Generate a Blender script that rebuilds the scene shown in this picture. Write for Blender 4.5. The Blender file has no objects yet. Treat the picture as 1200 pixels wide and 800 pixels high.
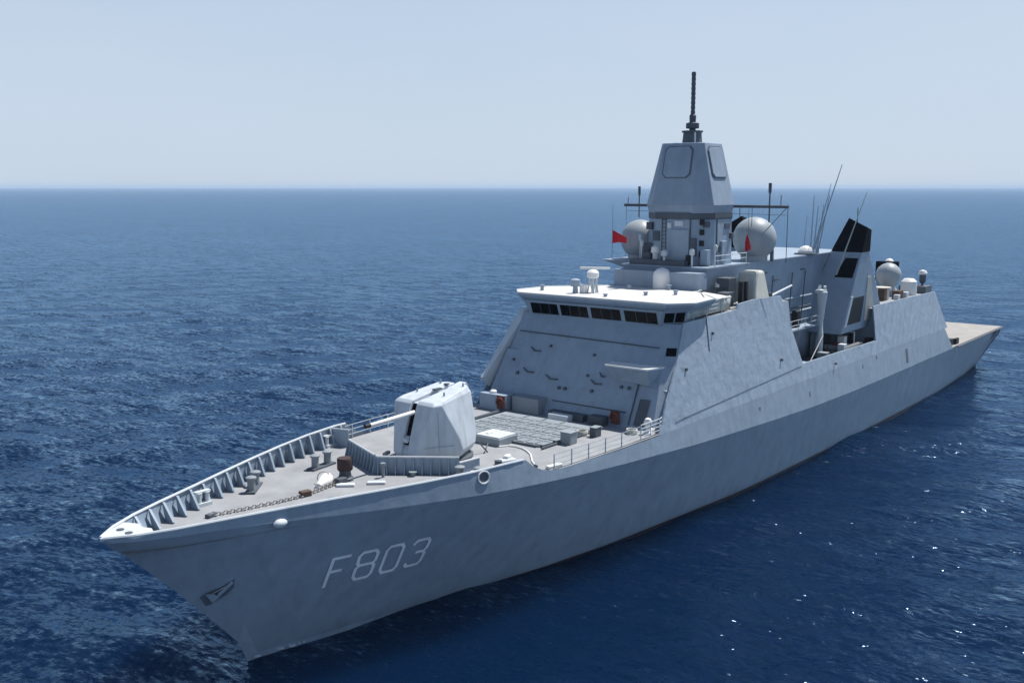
import bpy, bmesh, math, random
import numpy as np
from mathutils import Vector, Matrix
random.seed(7)
R = math.radians
SC = bpy.context.scene
COL = SC.collection

# ------------------------------------------------------------------ camera, world, sun
FWD = Vector((0.7867363, 0.6172892, 0.0))
RIGHT = Vector((0.6172892, -0.7867363, 0.0))
cam_d = bpy.data.cameras.new('camera')
cam_d.sensor_width = 36.0
cam_d.lens = 36.0
cam_d.clip_start = 1.0
cam_d.clip_end = 200000.0
cam = bpy.data.objects.new('camera', cam_d)
COL.objects.link(cam)
cam.location = (-26.203, -46.9225, 27.2547)
PITCH = R(8.5775)
look = FWD * math.cos(PITCH) + Vector((0, 0, -math.sin(PITCH)))
cam.rotation_euler = look.to_track_quat('-Z', 'Y').to_euler()
SC.camera = cam

SUN_EL = R(62)
SUN_SIDE = R(52)          # to the right of the view direction
sd = (FWD * math.cos(SUN_SIDE) + RIGHT * math.sin(SUN_SIDE))
sun_dir = Vector((sd.x * math.cos(SUN_EL), sd.y * math.cos(SUN_EL), math.sin(SUN_EL)))
W = bpy.data.worlds.new('World')
SC.world = W
W.use_nodes = True
nt = W.node_tree
nt.nodes.clear()
sky = nt.nodes.new('ShaderNodeTexSky')
sky.sky_type = 'NISHITA'
sky.sun_disc = False
sky.sun_elevation = SUN_EL
sky.sun_rotation = math.atan2(sd.x, sd.y)
sky.altitude = 0
sky.air_density = 1.0
sky.dust_density = 0.4
sky.ozone_density = 4.0
bg = nt.nodes.new('ShaderNodeBackground')
bg.inputs['Strength'].default_value = 0.079
wo = nt.nodes.new('ShaderNodeOutputWorld')
# milky sea haze veiling the lower sky, thinning out overhead
tcw = nt.nodes.new('ShaderNodeTexCoord')
sepw = nt.nodes.new('ShaderNodeSeparateXYZ')
nt.links.new(tcw.outputs['Generated'], sepw.inputs[0])
veil = nt.nodes.new('ShaderNodeValToRGB')
veil.color_ramp.elements[0].position = 0.0
veil.color_ramp.elements[0].color = (0.95, 0.95, 0.95, 1)
veil.color_ramp.elements[1].position = 0.75
veil.color_ramp.elements[1].color = (0.0, 0.0, 0.0, 1)
for pos, v in ((0.17, 0.86), (0.32, 0.36)):
    e = veil.color_ramp.elements.new(pos); e.color = (v, v, v, 1)
nt.links.new(sepw.outputs['Z'], veil.inputs['Fac'])
mixw = nt.nodes.new('ShaderNodeMixRGB')
mixw.inputs['Color2'].default_value = (5.8, 6.85, 8.25, 1)
# uneven thickness of the haze
mpw = nt.nodes.new('ShaderNodeMapping')
mpw.inputs['Scale'].default_value = (1.6, 1.6, 6.0)
nt.links.new(tcw.outputs['Generated'], mpw.inputs['Vector'])
nw = nt.nodes.new('ShaderNodeTexNoise')
nw.inputs['Scale'].default_value = 1.3
nw.inputs['Detail'].default_value = 4
nt.links.new(mpw.outputs[0], nw.inputs['Vector'])
aw = nt.nodes.new('ShaderNodeMath'); aw.operation = 'MULTIPLY_ADD'; aw.use_clamp = True
aw.inputs[1].default_value = 0.5
nt.links.new(nw.outputs['Fac'], aw.inputs[0])
sw = nt.nodes.new('ShaderNodeMath'); sw.operation = 'SUBTRACT'; sw.inputs[1].default_value = 0.27
nt.links.new(veil.outputs['Color'], sw.inputs[0])
nt.links.new(sw.outputs[0], aw.inputs[2])
nt.links.new(aw.outputs[0], mixw.inputs['Fac'])
nt.links.new(sky.outputs[0], mixw.inputs['Color1'])
nt.links.new(mixw.outputs[0], bg.inputs[0])
nt.links.new(bg.outputs[0], wo.inputs[0])
sl = bpy.data.lights.new('sun', 'SUN')
sl.energy = 5.0
sl.angle = R(0.53)
sl.color = (1.0, 0.965, 0.91)
so = bpy.data.objects.new('sun', sl)
COL.objects.link(so)
so.location = (0, 0, 120)
so.rotation_euler = sun_dir.to_track_quat('Z', 'Y').to_euler()
SC.view_settings.view_transform = 'Standard'
SC.view_settings.look = 'None'
SC.view_settings.gamma = 1.0
SC.view_settings.exposure = 0.35
SC.cycles.max_bounces = 6
SC.cycles.volume_bounces = 1

# ------------------------------------------------------------------ materials
def mat_new(name):
    m = bpy.data.materials.new(name)
    m.use_nodes = True
    n = m.node_tree
    b = n.nodes.get('Principled BSDF')
    return m, n, b

def paint(name, col, rough=0.55, var=0.10, streak=0.0, bump=0.0, plates=False, buckle=0.0, rust=0.0, spec=0.35):
    """weathered marine paint: blotches, run-off streaks, optional plate buckling"""
    m, n, b = mat_new(name)
    L = n.links.new
    tc = n.nodes.new('ShaderNodeTexCoord')
    no = n.nodes.new('ShaderNodeTexNoise')
    no.inputs['Scale'].default_value = 0.55
    no.inputs['Detail'].default_value = 7
    no.inputs['Roughness'].default_value = 0.62
    L(tc.outputs['Object'], no.inputs['Vector'])
    rp = n.nodes.new('ShaderNodeValToRGB')
    rp.color_ramp.elements[0].position = 0.3
    rp.color_ramp.elements[1].position = 0.72
    c0 = [c * (1 - var) for c in col] + [1]
    c1 = [min(1, c * (1 + var)) for c in col] + [1]
    rp.color_ramp.elements[0].color = c0
    rp.color_ramp.elements[1].color = c1
    L(no.outputs['Fac'], rp.inputs['Fac'])
    last = rp.outputs['Color']
    if streak > 0:
        mp = n.nodes.new('ShaderNodeMapping')
        mp.inputs['Scale'].default_value = (1.6, 1.6, 0.07)
        L(tc.outputs['Object'], mp.inputs['Vector'])
        n2 = n.nodes.new('ShaderNodeTexNoise')
        n2.inputs['Scale'].default_value = 1.0
        n2.inputs['Detail'].default_value = 5
        L(mp.outputs[0], n2.inputs['Vector'])
        r2 = n.nodes.new('ShaderNodeValToRGB')
        r2.color_ramp.elements[0].position = 0.5
        r2.color_ramp.elements[1].position = 0.78
        L(n2.outputs['Fac'], r2.inputs['Fac'])
        mul = n.nodes.new('ShaderNodeMath'); mul.operation = 'MULTIPLY'
        mul.inputs[1].default_value = streak
        L(r2.outputs['Color'], mul.inputs[0])
        mx = n.nodes.new('ShaderNodeMixRGB')
        mx.inputs['Color2'].default_value = (col[0] * 0.55, col[1] * 0.52, col[2] * 0.48, 1)
        L(mul.outputs[0], mx.inputs['Fac'])
        L(last, mx.inputs['Color1'])
        last = mx.outputs['Color']
    if rust > 0:
        mp = n.nodes.new('ShaderNodeMapping')
        mp.inputs['Scale'].default_value = (2.2, 2.2, 0.25)
        L(tc.outputs['Object'], mp.inputs['Vector'])
        n3 = n.nodes.new('ShaderNodeTexNoise')
        n3.inputs['Scale'].default_value = 1.0
        n3.inputs['Detail'].default_value = 6
        L(mp.outputs[0], n3.inputs['Vector'])
        r3 = n.nodes.new('ShaderNodeValToRGB')
        r3.color_ramp.elements[0].position = 0.66
        r3.color_ramp.elements[1].position = 0.80
        L(n3.outputs['Fac'], r3.inputs['Fac'])
        mul = n.nodes.new('ShaderNodeMath'); mul.operation = 'MULTIPLY'
        mul.inputs[1].default_value = rust
        L(r3.outputs['Color'], mul.inputs[0])
        mx = n.nodes.new('ShaderNodeMixRGB')
        mx.inputs['Color2'].default_value = (0.16, 0.075, 0.04, 1)
        L(mul.outputs[0], mx.inputs['Fac'])
        L(last, mx.inputs['Color1'])
        last = mx.outputs['Color']
    L(last, b.inputs['Base Color'])
    b.inputs['Roughness'].default_value = rough
    b.inputs['Specular IOR Level'].default_value = spec
    h = None
    if plates:
        sep = n.nodes.new('ShaderNodeSeparateXYZ')
        L(tc.outputs['Object'], sep.inputs[0])
        cmb = n.nodes.new('ShaderNodeCombineXYZ')
        L(sep.outputs['X'], cmb.inputs['X']); L(sep.outputs['Z'], cmb.inputs['Y'])
        br = n.nodes.new('ShaderNodeTexBrick')
        br.inputs['Scale'].default_value = 1.0
        br.inputs['Brick Width'].default_value = 6.4
        br.inputs['Row Height'].default_value = 2.45
        br.inputs['Mortar Size'].default_value = 0.025
        br.inputs['Mortar Smooth'].default_value = 0.6
        br.offset = 0.5
        br.inputs['Color1'].default_value = (1, 1, 1, 1)
        br.inputs['Color2'].default_value = (1, 1, 1, 1)
        br.inputs['Mortar'].default_value = (0, 0, 0, 1)
        L(cmb.outputs[0], br.inputs['Vector'])
        h = br.outputs['Color']
        bm_ = n.nodes.new('ShaderNodeBump')
        bm_.inputs['Strength'].default_value = 0.35
        bm_.inputs['Distance'].default_value = 0.02
        L(h, bm_.inputs['Height'])
        nrm = bm_.outputs[0]
    else:
        nrm = None
    if buckle > 0:
        # plating between frames dished in, with diagonal tension ripples
        mp = n.nodes.new('ShaderNodeMapping')
        mp.inputs['Rotation'].default_value = (0, R(-42), 0)
        mp.inputs['Scale'].default_value = (1.0, 1.0, 0.8)
        L(tc.outputs['Object'], mp.inputs['Vector'])
        nb = n.nodes.new('ShaderNodeTexWave')
        nb.wave_profile = 'SIN'
        nb.inputs['Scale'].default_value = 0.23
        nb.inputs['Distortion'].default_value = 13.0
        nb.inputs['Detail'].default_value = 2.0
        nb.inputs['Detail Scale'].default_value = 0.22
        L(mp.outputs[0], nb.inputs['Vector'])
        n4 = n.nodes.new('ShaderNodeTexNoise')
        n4.inputs['Scale'].default_value = 0.9
        n4.inputs['Detail'].default_value = 2
        L(tc.outputs['Object'], n4.inputs['Vector'])
        n6 = n.nodes.new('ShaderNodeTexNoise')          # some bays are dished, others flat
        n6.inputs['Scale'].default_value = 0.11
        n6.inputs['Detail'].default_value = 1
        L(tc.outputs['Object'], n6.inputs['Vector'])
        mr = n.nodes.new('ShaderNodeMapRange')
        mr.inputs['From Min'].default_value = 0.42; mr.inputs['From Max'].default_value = 0.66
        mr.inputs['To Min'].default_value = 0.12
        L(n6.outputs['Fac'], mr.inputs['Value'])
        mm = n.nodes.new('ShaderNodeMath'); mm.operation = 'MULTIPLY'
        L(nb.outputs['Fac'], mm.inputs[0]); L(mr.outputs[0], mm.inputs[1])
        ad = n.nodes.new('ShaderNodeMath'); ad.operation = 'MULTIPLY_ADD'
        ad.inputs[1].default_value = 1.0
        L(n4.outputs['Fac'], ad.inputs[0]); L(mm.outputs[0], ad.inputs[2])
        b2 = n.nodes.new('ShaderNodeBump')
        b2.inputs['Strength'].default_value = 1.0
        b2.inputs['Distance'].default_value = buckle
        L(ad.outputs[0], b2.inputs['Height'])
        if nrm: L(nrm, b2.inputs['Normal'])
        nrm = b2.outputs[0]
    if bump > 0:
        n5 = n.nodes.new('ShaderNodeTexNoise')
        n5.inputs['Scale'].default_value = 9
        n5.inputs['Detail'].default_value = 6
        L(tc.outputs['Object'], n5.inputs['Vector'])
        b3 = n.nodes.new('ShaderNodeBump')
        b3.inputs['Strength'].default_value = 0.5
        b3.inputs['Distance'].default_value = bump
        L(n5.outputs['Fac'], b3.inputs['Height'])
        if nrm: L(nrm, b3.inputs['Normal'])
        nrm = b3.outputs[0]
    if nrm: L(nrm, b.inputs['Normal'])
    return m

G = (0.255, 0.322, 0.398)
M_HULL = paint('hull_paint_shaded', (0.232, 0.294, 0.365), 0.5, 0.10, streak=0.32, plates=True, buckle=0.035, rust=0.08, spec=0.15)  # ship's grey made darker: the hull's shade is put into the colour
M_SIDE = paint('side_plating_paint_lit', (0.275, 0.342, 0.418), 0.5, 0.08, streak=0.2, plates=True, buckle=0.085, rust=0.06)  # same grey made lighter: sun on the sides is put into the colour
M_GREY = paint('grey_paint', G, 0.55, 0.10, streak=0.25, rust=0.08)
M_WALL = paint('front_wall_paint', G, 0.55, 0.08, streak=0.3, plates=True, buckle=0.015, rust=0.08)
M_DARK = paint('dark_grey_paint', (0.075, 0.09, 0.11), 0.6, 0.2)
M_BLACK = paint('black_paint', (0.012, 0.013, 0.016), 0.6, 0.2)
M_SOOT = paint('soot_black', (0.006, 0.007, 0.011), 0.9, 0.2, spec=0.08)
M_LIGHT = paint('light_grey_paint', (0.52, 0.56, 0.59), 0.5, 0.08, streak=0.2)
M_WHITE = paint('white_paint', (0.74, 0.74, 0.72), 0.5, 0.06, streak=0.15)
M_ROOF = paint('white_roof_paint', (0.56, 0.555, 0.54), 0.6, 0.10, rust=0.05)
M_TURRET = paint('turret_paint', (0.47, 0.52, 0.57), 0.6, 0.12, streak=0.5, rust=0.08)
M_DOME = paint('radome_shell', (0.31, 0.345, 0.37), 0.45, 0.06, streak=0.25)
M_DECK = paint('deck_coating', (0.262, 0.272, 0.285), 0.85, 0.16, bump=0.01, rust=0.16)
M_FDECK = paint('flight_deck_coating', (0.30, 0.29, 0.27), 0.85, 0.12, bump=0.01)
M_HATCH = paint('hatch_lid_paint', (0.215, 0.245, 0.27), 0.6, 0.12, rust=0.1)
M_HATCHB = paint('hatch_block_paint', (0.235, 0.27, 0.30), 0.6, 0.12)
M_RUST = paint('rusty_iron', (0.085, 0.055, 0.045), 0.85, 0.3)
M_STEEL = paint('worn_steel', (0.30, 0.295, 0.285), 0.6, 0.25)
M_DRUM = paint('windlass_drum', (0.05, 0.03, 0.032), 0.8, 0.3)
M_RECESS = paint('recess_shade_and_frame_paint', (0.10, 0.125, 0.155), 0.6, 0.2)  # darkened grey for the painted anchor pocket shade, also the array frames
M_BOOT = paint('boot_topping', (0.035, 0.028, 0.03), 0.5, 0.3)
M_RED = paint('red_cloth', (0.55, 0.018, 0.03), 0.8, 0.1)
M_ORANGE = paint('faded_red_plastic', (0.15, 0.03, 0.022), 0.6, 0.15)
M_CANVAS = paint('grey_canvas', (0.46, 0.48, 0.45), 0.9, 0.15, streak=0.4)
M_CREAM = paint('cream_canvas', (0.50, 0.50, 0.45), 0.85, 0.10, streak=0.3)
M_NUM = paint('number_paint', (0.72, 0.76, 0.80), 0.6, 0.12, streak=0.3)
M_RUBBER = paint('grey_rubber', (0.13, 0.14, 0.15), 0.7, 0.15)

def glass_mat():
    m, n, b = mat_new('dark_window_glass')
    b.inputs['Base Color'].default_value = (0.003, 0.004, 0.006, 1)
    b.inputs['Roughness'].default_value = 0.12
    b.inputs['Specular IOR Level'].default_value = 0.12
    return m
M_GLASS = glass_mat()

# ------------------------------------------------------------------ mesh helpers
# ship coordinates: s metres aft of the bow tip, p metres to port, z up  ->  world (s, -p, z)
def P(s, p, z):
    return Vector((s, -p, z))

class MB:
    def __init__(self):
        self.bm = bmesh.new()
    def face(self, pts):
        try:
            return self.bm.faces.new([self.bm.verts.new(q) for q in pts])
        except ValueError:
            return None
    def hull(self, pts):
        vs = [self.bm.verts.new(q) for q in pts]
        r = bmesh.ops.convex_hull(self.bm, input=vs)
        junk = [e for e in r['geom_interior'] if isinstance(e, bmesh.types.BMVert)]
        if junk: bmesh.ops.delete(self.bm, geom=junk, context='VERTS')
        return self
    def box(self, s, p, z, ls, lp, lz, rot=0.0, tilt=None):
        """box resting on height z, centred on s, p"""
        c = P(s, p, z + lz / 2)
        m = Matrix.Rotation(rot, 4, 'Z')
        if tilt: m = m @ Matrix.Rotation(tilt[0], 4, tilt[1])
        vs = []
        for dz in (-.5, .5):
            for dx, dy in ((-.5, -.5), (.5, -.5), (.5, .5), (-.5, .5)):
                vs.append(self.bm.verts.new(c + m @ Vector((dx * ls, dy * lp, dz * lz))))
        for f in ((3, 2, 1, 0), (4, 5, 6, 7), (0, 1, 5, 4), (1, 2, 6, 5), (2, 3, 7, 6), (3, 0, 4, 7)):
            self.bm.faces.new([vs[i] for i in f])
        return self
    def loft(self, rings, cap=True, close=True):
        vr = [[self.bm.verts.new(q) for q in r] for r in rings]
        n = len(vr[0])
        for a, b in zip(vr[:-1], vr[1:]):
            for i in range(n if close else n - 1):
                j = (i + 1) % n
                try: self.bm.faces.new((a[i], a[j], b[j], b[i]))
                except ValueError: pass
        if cap:
            for r in (list(reversed(vr[0])), vr[-1]):
                try: self.bm.faces.new(r)
                except ValueError: pass
        return self
    def prism(self, poly, z0, z1):
        """poly of (s,p) points"""
        return self.loft([[P(s, p, z0) for s, p in poly], [P(s, p, z1) for s, p in poly]])
    def tube(self, a, b, r0, r1=None, n=8):
        a = Vector(a); b = Vector(b)
        if r1 is None: r1 = r0
        d = (b - a)
        q = d.to_track_quat('Z', 'Y')
        rings = []
        for c, r in ((a, r0), (b, r1)):
            rings.append([c + q @ Vector((r * math.cos(2 * math.pi * i / n), r * math.sin(2 * math.pi * i / n), 0)) for i in range(n)])
        return self.loft(rings)
    def path(self, pts, r, n=6):
        for a, b in zip(pts[:-1], pts[1:]): self.tube(a, b, r, r, n)
        return self
    def lathe(self, s, p, prof, n=20):
        rings = []
        for r, z in prof:
            rings.append([P(s, p, z) + Vector((r * math.cos(2 * math.pi * i / n), r * math.sin(2 * math.pi * i / n), 0)) for i in range(n)])
        return self.loft(rings)
    def torus(self, c, axis, r, t, n=20, k=8):
        q = Vector(axis).to_track_quat('Z', 'Y')
        rings = []
        for i in range(n):
            a = 2 * math.pi * i / n
            rings.append([Vector(c) + q @ Vector(((r + t * math.cos(2 * math.pi * j / k)) * math.cos(a), (r + t * math.cos(2 * math.pi * j / k)) * math.sin(a), t * math.sin(2 * math.pi * j / k))) for j in range(k)])
        rings.append(rings[0])
        return self.loft(rings, cap=False)
    def build(self, name, mat, parent=None, smooth=False, bevel=0.0, seg=2, crease=38):
        bm = self.bm
        bmesh.ops.remove_doubles(bm, verts=bm.verts, dist=0.0005)
        bmesh.ops.recalc_face_normals(bm, faces=bm.faces)
        me = bpy.data.meshes.new(name)
        bm.to_mesh(me); bm.free()
        me.materials.append(mat)
        if smooth:
            for f in me.polygons: f.use_smooth = True
            me.set_sharp_from_angle(angle=R(crease))
        o = bpy.data.objects.new(name, me)
        COL.objects.link(o)
        if parent is not None: o.parent = parent
        if bevel > 0:
            md = o.modifiers.new('edge', 'BEVEL'); md.width = bevel; md.segments = seg; md.limit_method = 'ANGLE'; md.angle_limit = R(28)
            md.harden_normals = False
        return o

def tag(o, label, cat, group=None, kind=None):
    if label: o['label'] = label
    if cat: o['category'] = cat
    if group: o['group'] = group
    if kind: o['kind'] = kind
    return o
def thing(name, label, cat, loc=(0, 0, 0), group=None):
    o = bpy.data.objects.new(name, None)
    o.empty_display_size = 0.5
    COL.objects.link(o); o.location = loc
    return tag(o, label, cat, group)
def dup(o, offset=(0, 0, 0), rz=0.0, parent=None):
    """a copy of a part with its sub-parts; mesh data shared"""
    c = o.copy(); COL.objects.link(c)
    if parent is not None: c.parent = parent
    c.location = Vector(o.location) + Vector(offset)
    c.rotation_euler.z += rz
    for ch in o.children:
        d = ch.copy(); COL.objects.link(d); d.parent = c
    return c

# ------------------------------------------------------------------ hull lines (measured)
WS = [9.2, 12.1, 16.5, 21.4, 25.1, 30.8, 37.5, 45.9, 55.5, 60.4, 72, 83.6, 97.3, 115, 130, 138.8, 141.5]
WP = [0, .8, 1.7, 2.75, 3.7, 5, 6.1, 6.95, 7.9, 8.15, 8.4, 8.6, 8.75, 8.7, 8.0, 7.1, 6.8]
KS = [0.3, 1, 2, 3, 5, 8, 11, 14, 17, 20, 23, 26, 30, 35, 40, 60, 144.2]
KP = [.42, 1.0, 1.5, 2.0, 2.75, 3.8, 4.9, 6.0, 7.0, 7.85, 8.4, 8.75, 9.0, 9.25, 9.35, 9.4, 9.4]
KZS = [0, 2, 5, 8, 11, 14, 17, 20, 23, 26, 30, 35, 40, 45, 50, 60, 70, 80, 90, 110, 144.2]
KZ = [9.5, 9.44, 9.38, 9.24, 9.06, 8.9, 8.76, 8.6, 8.42, 8.22, 7.92, 7.62, 7.32, 6.98, 6.72, 6.28, 5.92, 5.75, 5.7, 5.72, 5.7]
TS = [0, 5, 11, 17, 23.6, 24.4, 25.0, 25.8, 26.8, 28, 33, 39, 45, 115.2, 118.2, 144.2]
TZ = [9.72, 9.85, 9.95, 10.0, 10.05, 10.0, 9.5, 9.1, 8.87, 8.79, 8.74, 8.72, 8.72, 8.72, 5.72, 5.72]
def itp(x, a, b): return float(np.interp(x, a, b))
def stem_z(s): return itp(s, [-.3, .3, .74, 1.43, 3.81, 5.59, 8.47, 9.2, 10.4], [9.72, 9.3, 8.88, 8.32, 5.93, 4.02, .75, 0, -1.5])
def stem_s(z): return itp(-z, [-9.72, -9.3, -8.88, -8.32, -5.93, -4.02, -.75, 0, 1.5], [-.05, .3, .74, 1.43, 3.81, 5.59, 8.47, 9.2, 10.4])
def knz(s): return itp(s, KZS, KZ)
def knp(s): return itp(s, KS, KP)
def topz(s): return max(itp(s, TS, TZ), knz(s) + 0.02)
def sidep(s, z): return knp(s) - 0.14 * (z - knz(s))       # plating above the knuckle leans inboard
def wlp(s): return itp(s, WS, WP)
def hullp(s, z):
    zk, pk = knz(s), knp(s)
    if z >= zk: return sidep(s, z)
    z0, p0 = (stem_z(s), 0.0) if s < 9.2 else (0.0, wlp(s))
    t = max(0, min(1, (z - z0) / max(zk - z0, .01)))
    return p0 + (pk - p0) * t

DECK = 8.76
SHIP = thing('warship', 'grey navy frigate with F 803 on its bow and a white gun turret', 'warship')

# ---- hull shell
def hull_shell():
    mb = MB()
    st = [0.3, .7, 1.2, 2, 3, 4, 5, 6, 7, 8, 9.2] + list(np.arange(10.4, 24, 1.2)) + [23.6, 24, 24.4, 24.7, 25.0, 25.4, 25.8, 26.3, 26.8, 28, 29.5, 31] + list(np.arange(33, 46, 2)) + list(np.arange(46, 115, 3)) + [115.2, 116.7, 118.2, 121, 124, 127, 130, 133, 136, 138.8, 141.0, 142.0, 143.0, 144.2]
    st = sorted(set(round(x, 2) for x in st))
    for sgn in (1, -1):
        cols = []
        for s in st:
            zk = knz(s); zt = topz(s)
            if s < 9.2: z0 = stem_z(s)
            elif s > 141.0: z0 = itp(s, [141.0, 144.2], [-0.6, 5.0])
            else: z0 = -1.5
            col = []
            for k in range(7):
                t = k / 6
                z = z0 + (zk - z0) * t
                if s < 9.2: p = knp(s) * t
                else:
                    p = hullp(s, z) if z >= 0 else wlp(min(s, 141.5)) * (1 + z * 0.06)
                    if s > 130:  # quarter: rounded bilge towards the transom
                        p = min(p, itp(s, [130, 141, 144.2], [9.4, 8.9, 9.38])) if z > 0 else p
                col.append(P(s, sgn * p, z))
            for k in (1, 2):
                z = zk + (zt - zk) * k / 2
                col.append(P(s, sgn * max(sidep(s, z), 0.0 if s > .5 else 0.3), z))
            cols.append(col)
        # stem point
        tip = [P(stem_s(c.z) if True else 0, 0, c.z) for c in cols[0]]
        tip = [P(-0.02, 0, 9.68 + 0.006 * i) for i in range(len(cols[0]))]
        tip[0] = cols[0][0]
        vr = [[mb.bm.verts.new(q) for q in c] for c in [tip] + cols]
        for a, b in zip(vr[:-1], vr[1:]):
            for i in range(len(a) - 1):
                try: mb.bm.faces.new((a[i], a[i + 1], b[i + 1], b[i]))
                except ValueError: pass
    # transom, sloping under the flight deck
    mb.face([P(144.2, 9.38, 5.0), P(144.2, -9.38, 5.0), P(144.2, -9.4, 5.72), P(144.2, 9.4, 5.72)])
    mb.face([P(141.0, 6.6, -0.6), P(141.0, -6.6, -0.6), P(144.2, -9.38, 5.0), P(144.2, 9.38, 5.0)])
    o = mb.build('hull', M_HULL, SHIP, smooth=True, crease=11)
    return o
HULL = hull_shell()

# ---- hull number, strokes laid on the plating
def hull_number(sg):
    mb = MB()
    # character cells: (bl, br, tl, tr) in s; z 4.05 - 6.0
    cells = {'F': (12.05, 13.05, 12.05, 13.05), '8': (13.80, 14.95, 13.68, 14.83), '0': (15.55, 16.65, 15.42, 16.5), '3': (17.22, 18.3, 17.2, 18.25)}
    z0, z1 = 4.05, 5.98
    strokes = {'F': [[(0, 0), (0, 1), (1, 1)], [(0, .52), (.72, .52)]],
               '8': [[(.0, .12), (.0, .42), (.14, .52), (.0, .62), (.0, .88), (.16, 1), (.84, 1), (1, .88), (1, .62), (.86, .52), (1, .42), (1, .12), (.84, 0), (.16, 0), (0, .12)], [(.14, .52), (.86, .52)]],
               '0': [[(0, .13), (0, .87), (.16, 1), (.84, 1), (1, .87), (1, .13), (.84, 0), (.16, 0), (0, .13)]],
               '3': [[(0, .88), (.16, 1), (.84, 1), (1, .88), (1, .62), (.86, .52), (1, .42), (1, .12), (.84, 0), (.16, 0), (0, .12)], [(.42, .52), (.86, .52)]]}
    for ch, (bl, br, tl, tr) in cells.items():
        def at(q):
            x, y = q
            sb = bl + (br - bl) * x; stp = tl + (tr - tl) * x
            return sb + (stp - sb) * y, z0 + (z1 - z0) * y
        w = 0.098
        for line in strokes[ch]:
            pts = [at(q) for q in line]
            for (a, za), (b, zb) in zip(pts[:-1], pts[1:]):
                d = math.hypot(b - a, zb - za); ux, uz = (b - a) / d, (zb - za) / d
                a2, za2, b2, zb2 = a - ux * w * .6, za - uz * w * .6, b + ux * w * .6, zb + uz * w * .6
                q4 = [(a2 - uz * w, za2 + ux * w), (b2 - uz * w, zb2 + ux * w), (b2 + uz * w, zb2 - ux * w), (a2 + uz * w, za2 - ux * w)]
                mb.face([P(s, sg * (hullp(s, z) + 0.035), z) for s, z in q4])
    # separate overlapping strokes by tiny steps
    mb.bm.faces.ensure_lookup_table()
    for i, f in enumerate(mb.bm.faces):
        for v in f.verts: v.co.y += (-1 if v.co.y < 0 else 1) * 0.0012 * (i % 17)
    return mb.build('hull_number', M_NUM, HULL)
hull_number(1); hull_number(-1)

# ---- bow details on the plating: anchor pocket, fairlead ball, panama eye, draught dots
def hull_marks():
    mb = MB()
    for sg in (1,):
        def sp(s, z, o=0.02): return P(s, hullp(s, z) + o, z)
        ring = []
        for i in range(16):
            a = 2 * math.pi * i / 16
            ring.append((20.75 + .42 * math.cos(a), 9.6 + .36 * math.sin(a)))
        mb.face([sp(s, z, 0.012) for s, z in ring])
    mb.build('fairlead_opening', M_DARK, HULL)
    mb = MB(); pts = [sp(20.75 + .44 * math.cos(a), 9.6 + .38 * math.sin(a), 0.03) for a in np.linspace(0, 2 * math.pi, 21)]
    mb.path(pts, 0.07, 6); mb.build('fairlead_rim', M_LIGHT, HULL, smooth=True)
    mb = MB(); c = sp(8.25, 9.16, -0.05)
    for i in range(1):
        rings = []
        for k in range(7):
            t = math.pi / 2 * k / 6
            rings.append([c + Vector((.46 * math.cos(t) * math.cos(a), -.34 * math.sin(t), .26 * math.cos(t) * math.sin(a))) for a in np.linspace(0, 2 * math.pi, 13)[:-1]])
        mb.loft(rings, cap=False)
    mb.build('hawse_lip', M_LIGHT, HULL, smooth=True)
    # anchor recess: flat patch, the pocket's shade painted as darker grey
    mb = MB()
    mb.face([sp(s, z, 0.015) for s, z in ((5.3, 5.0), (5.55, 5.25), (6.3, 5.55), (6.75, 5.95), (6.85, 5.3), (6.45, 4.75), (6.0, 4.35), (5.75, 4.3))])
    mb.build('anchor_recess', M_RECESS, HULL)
    # scupper / discharge slots
    for s, z, l, h in ((99.0, 6.3, .8, 1.7), (57.6, 7.6, .3, .3), (84.0, 7.7, .3, .4), (88.5, 8.1, .4, .4), (69, 7.0, .25, .5)):
        mb = MB(); mb.face([sp(s - l / 2, z, .012), sp(s + l / 2, z, .012), sp(s + l / 2, z + h, .012), sp(s - l / 2, z + h, .012)])
        mb.build('discharge_port', M_DARK, HULL)
    mb = MB(); mb.face([sp(141.2, 4.15, .03), sp(142.6, 4.5, .03), sp(142.9, 5.45, .03), sp(142.0, 5.35, .03), sp(141.6, 4.7, .03), sp(140.9, 4.5, .03)])
    mb.build('stern_opening', M_BLACK, HULL)
hull_marks()

def boot_topping():
    for sg in (1, -1):
        mb = MB(); st = list(np.linspace(9.0, 141.0, 90)); rows = []
        for s in st:
            s = float(s)
            rows.append([P(s, sg * ((hullp(s, z) if z >= 0 else wlp(s)) + .015), z) for z in (-.5, 0.0, .18)])
        for a, b in zip(rows[:-1], rows[1:]):
            for k in range(2): mb.face([a[k], b[k], b[k + 1], a[k + 1]])
        mb.build('boot_topping', M_BOOT, HULL, smooth=True)
boot_topping()

# ---- decks
def decks():
    mb = MB()
    st = [1.0, 2, 3, 5, 8, 11, 14, 17, 20, 23, 26, 30, 35, 40, 44]
    l = [P(s, sidep(s, DECK) - 0.05 if s > 20 else knp(s) - .08 - 0.2 * max(0, (knz(s) - DECK)) , DECK) for s in st]
    r = [Vector((v.x, -v.y, v.z)) for v in l]
    for i in range(len(st) - 1):
        mb.face([l[i], l[i + 1], r[i + 1], r[i]])
    mb.build('foredeck', M_DECK, SHIP)
    mb = MB()
    mb.loft([[P(s, p, z) for s, p in ((112, 9.36), (144.9, 9.42), (144.9, -9.42), (112, -9.36))] for z in (5.735, 5.86)])
    mb.build('flight_deck', M_FDECK, SHIP)
decks()

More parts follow.
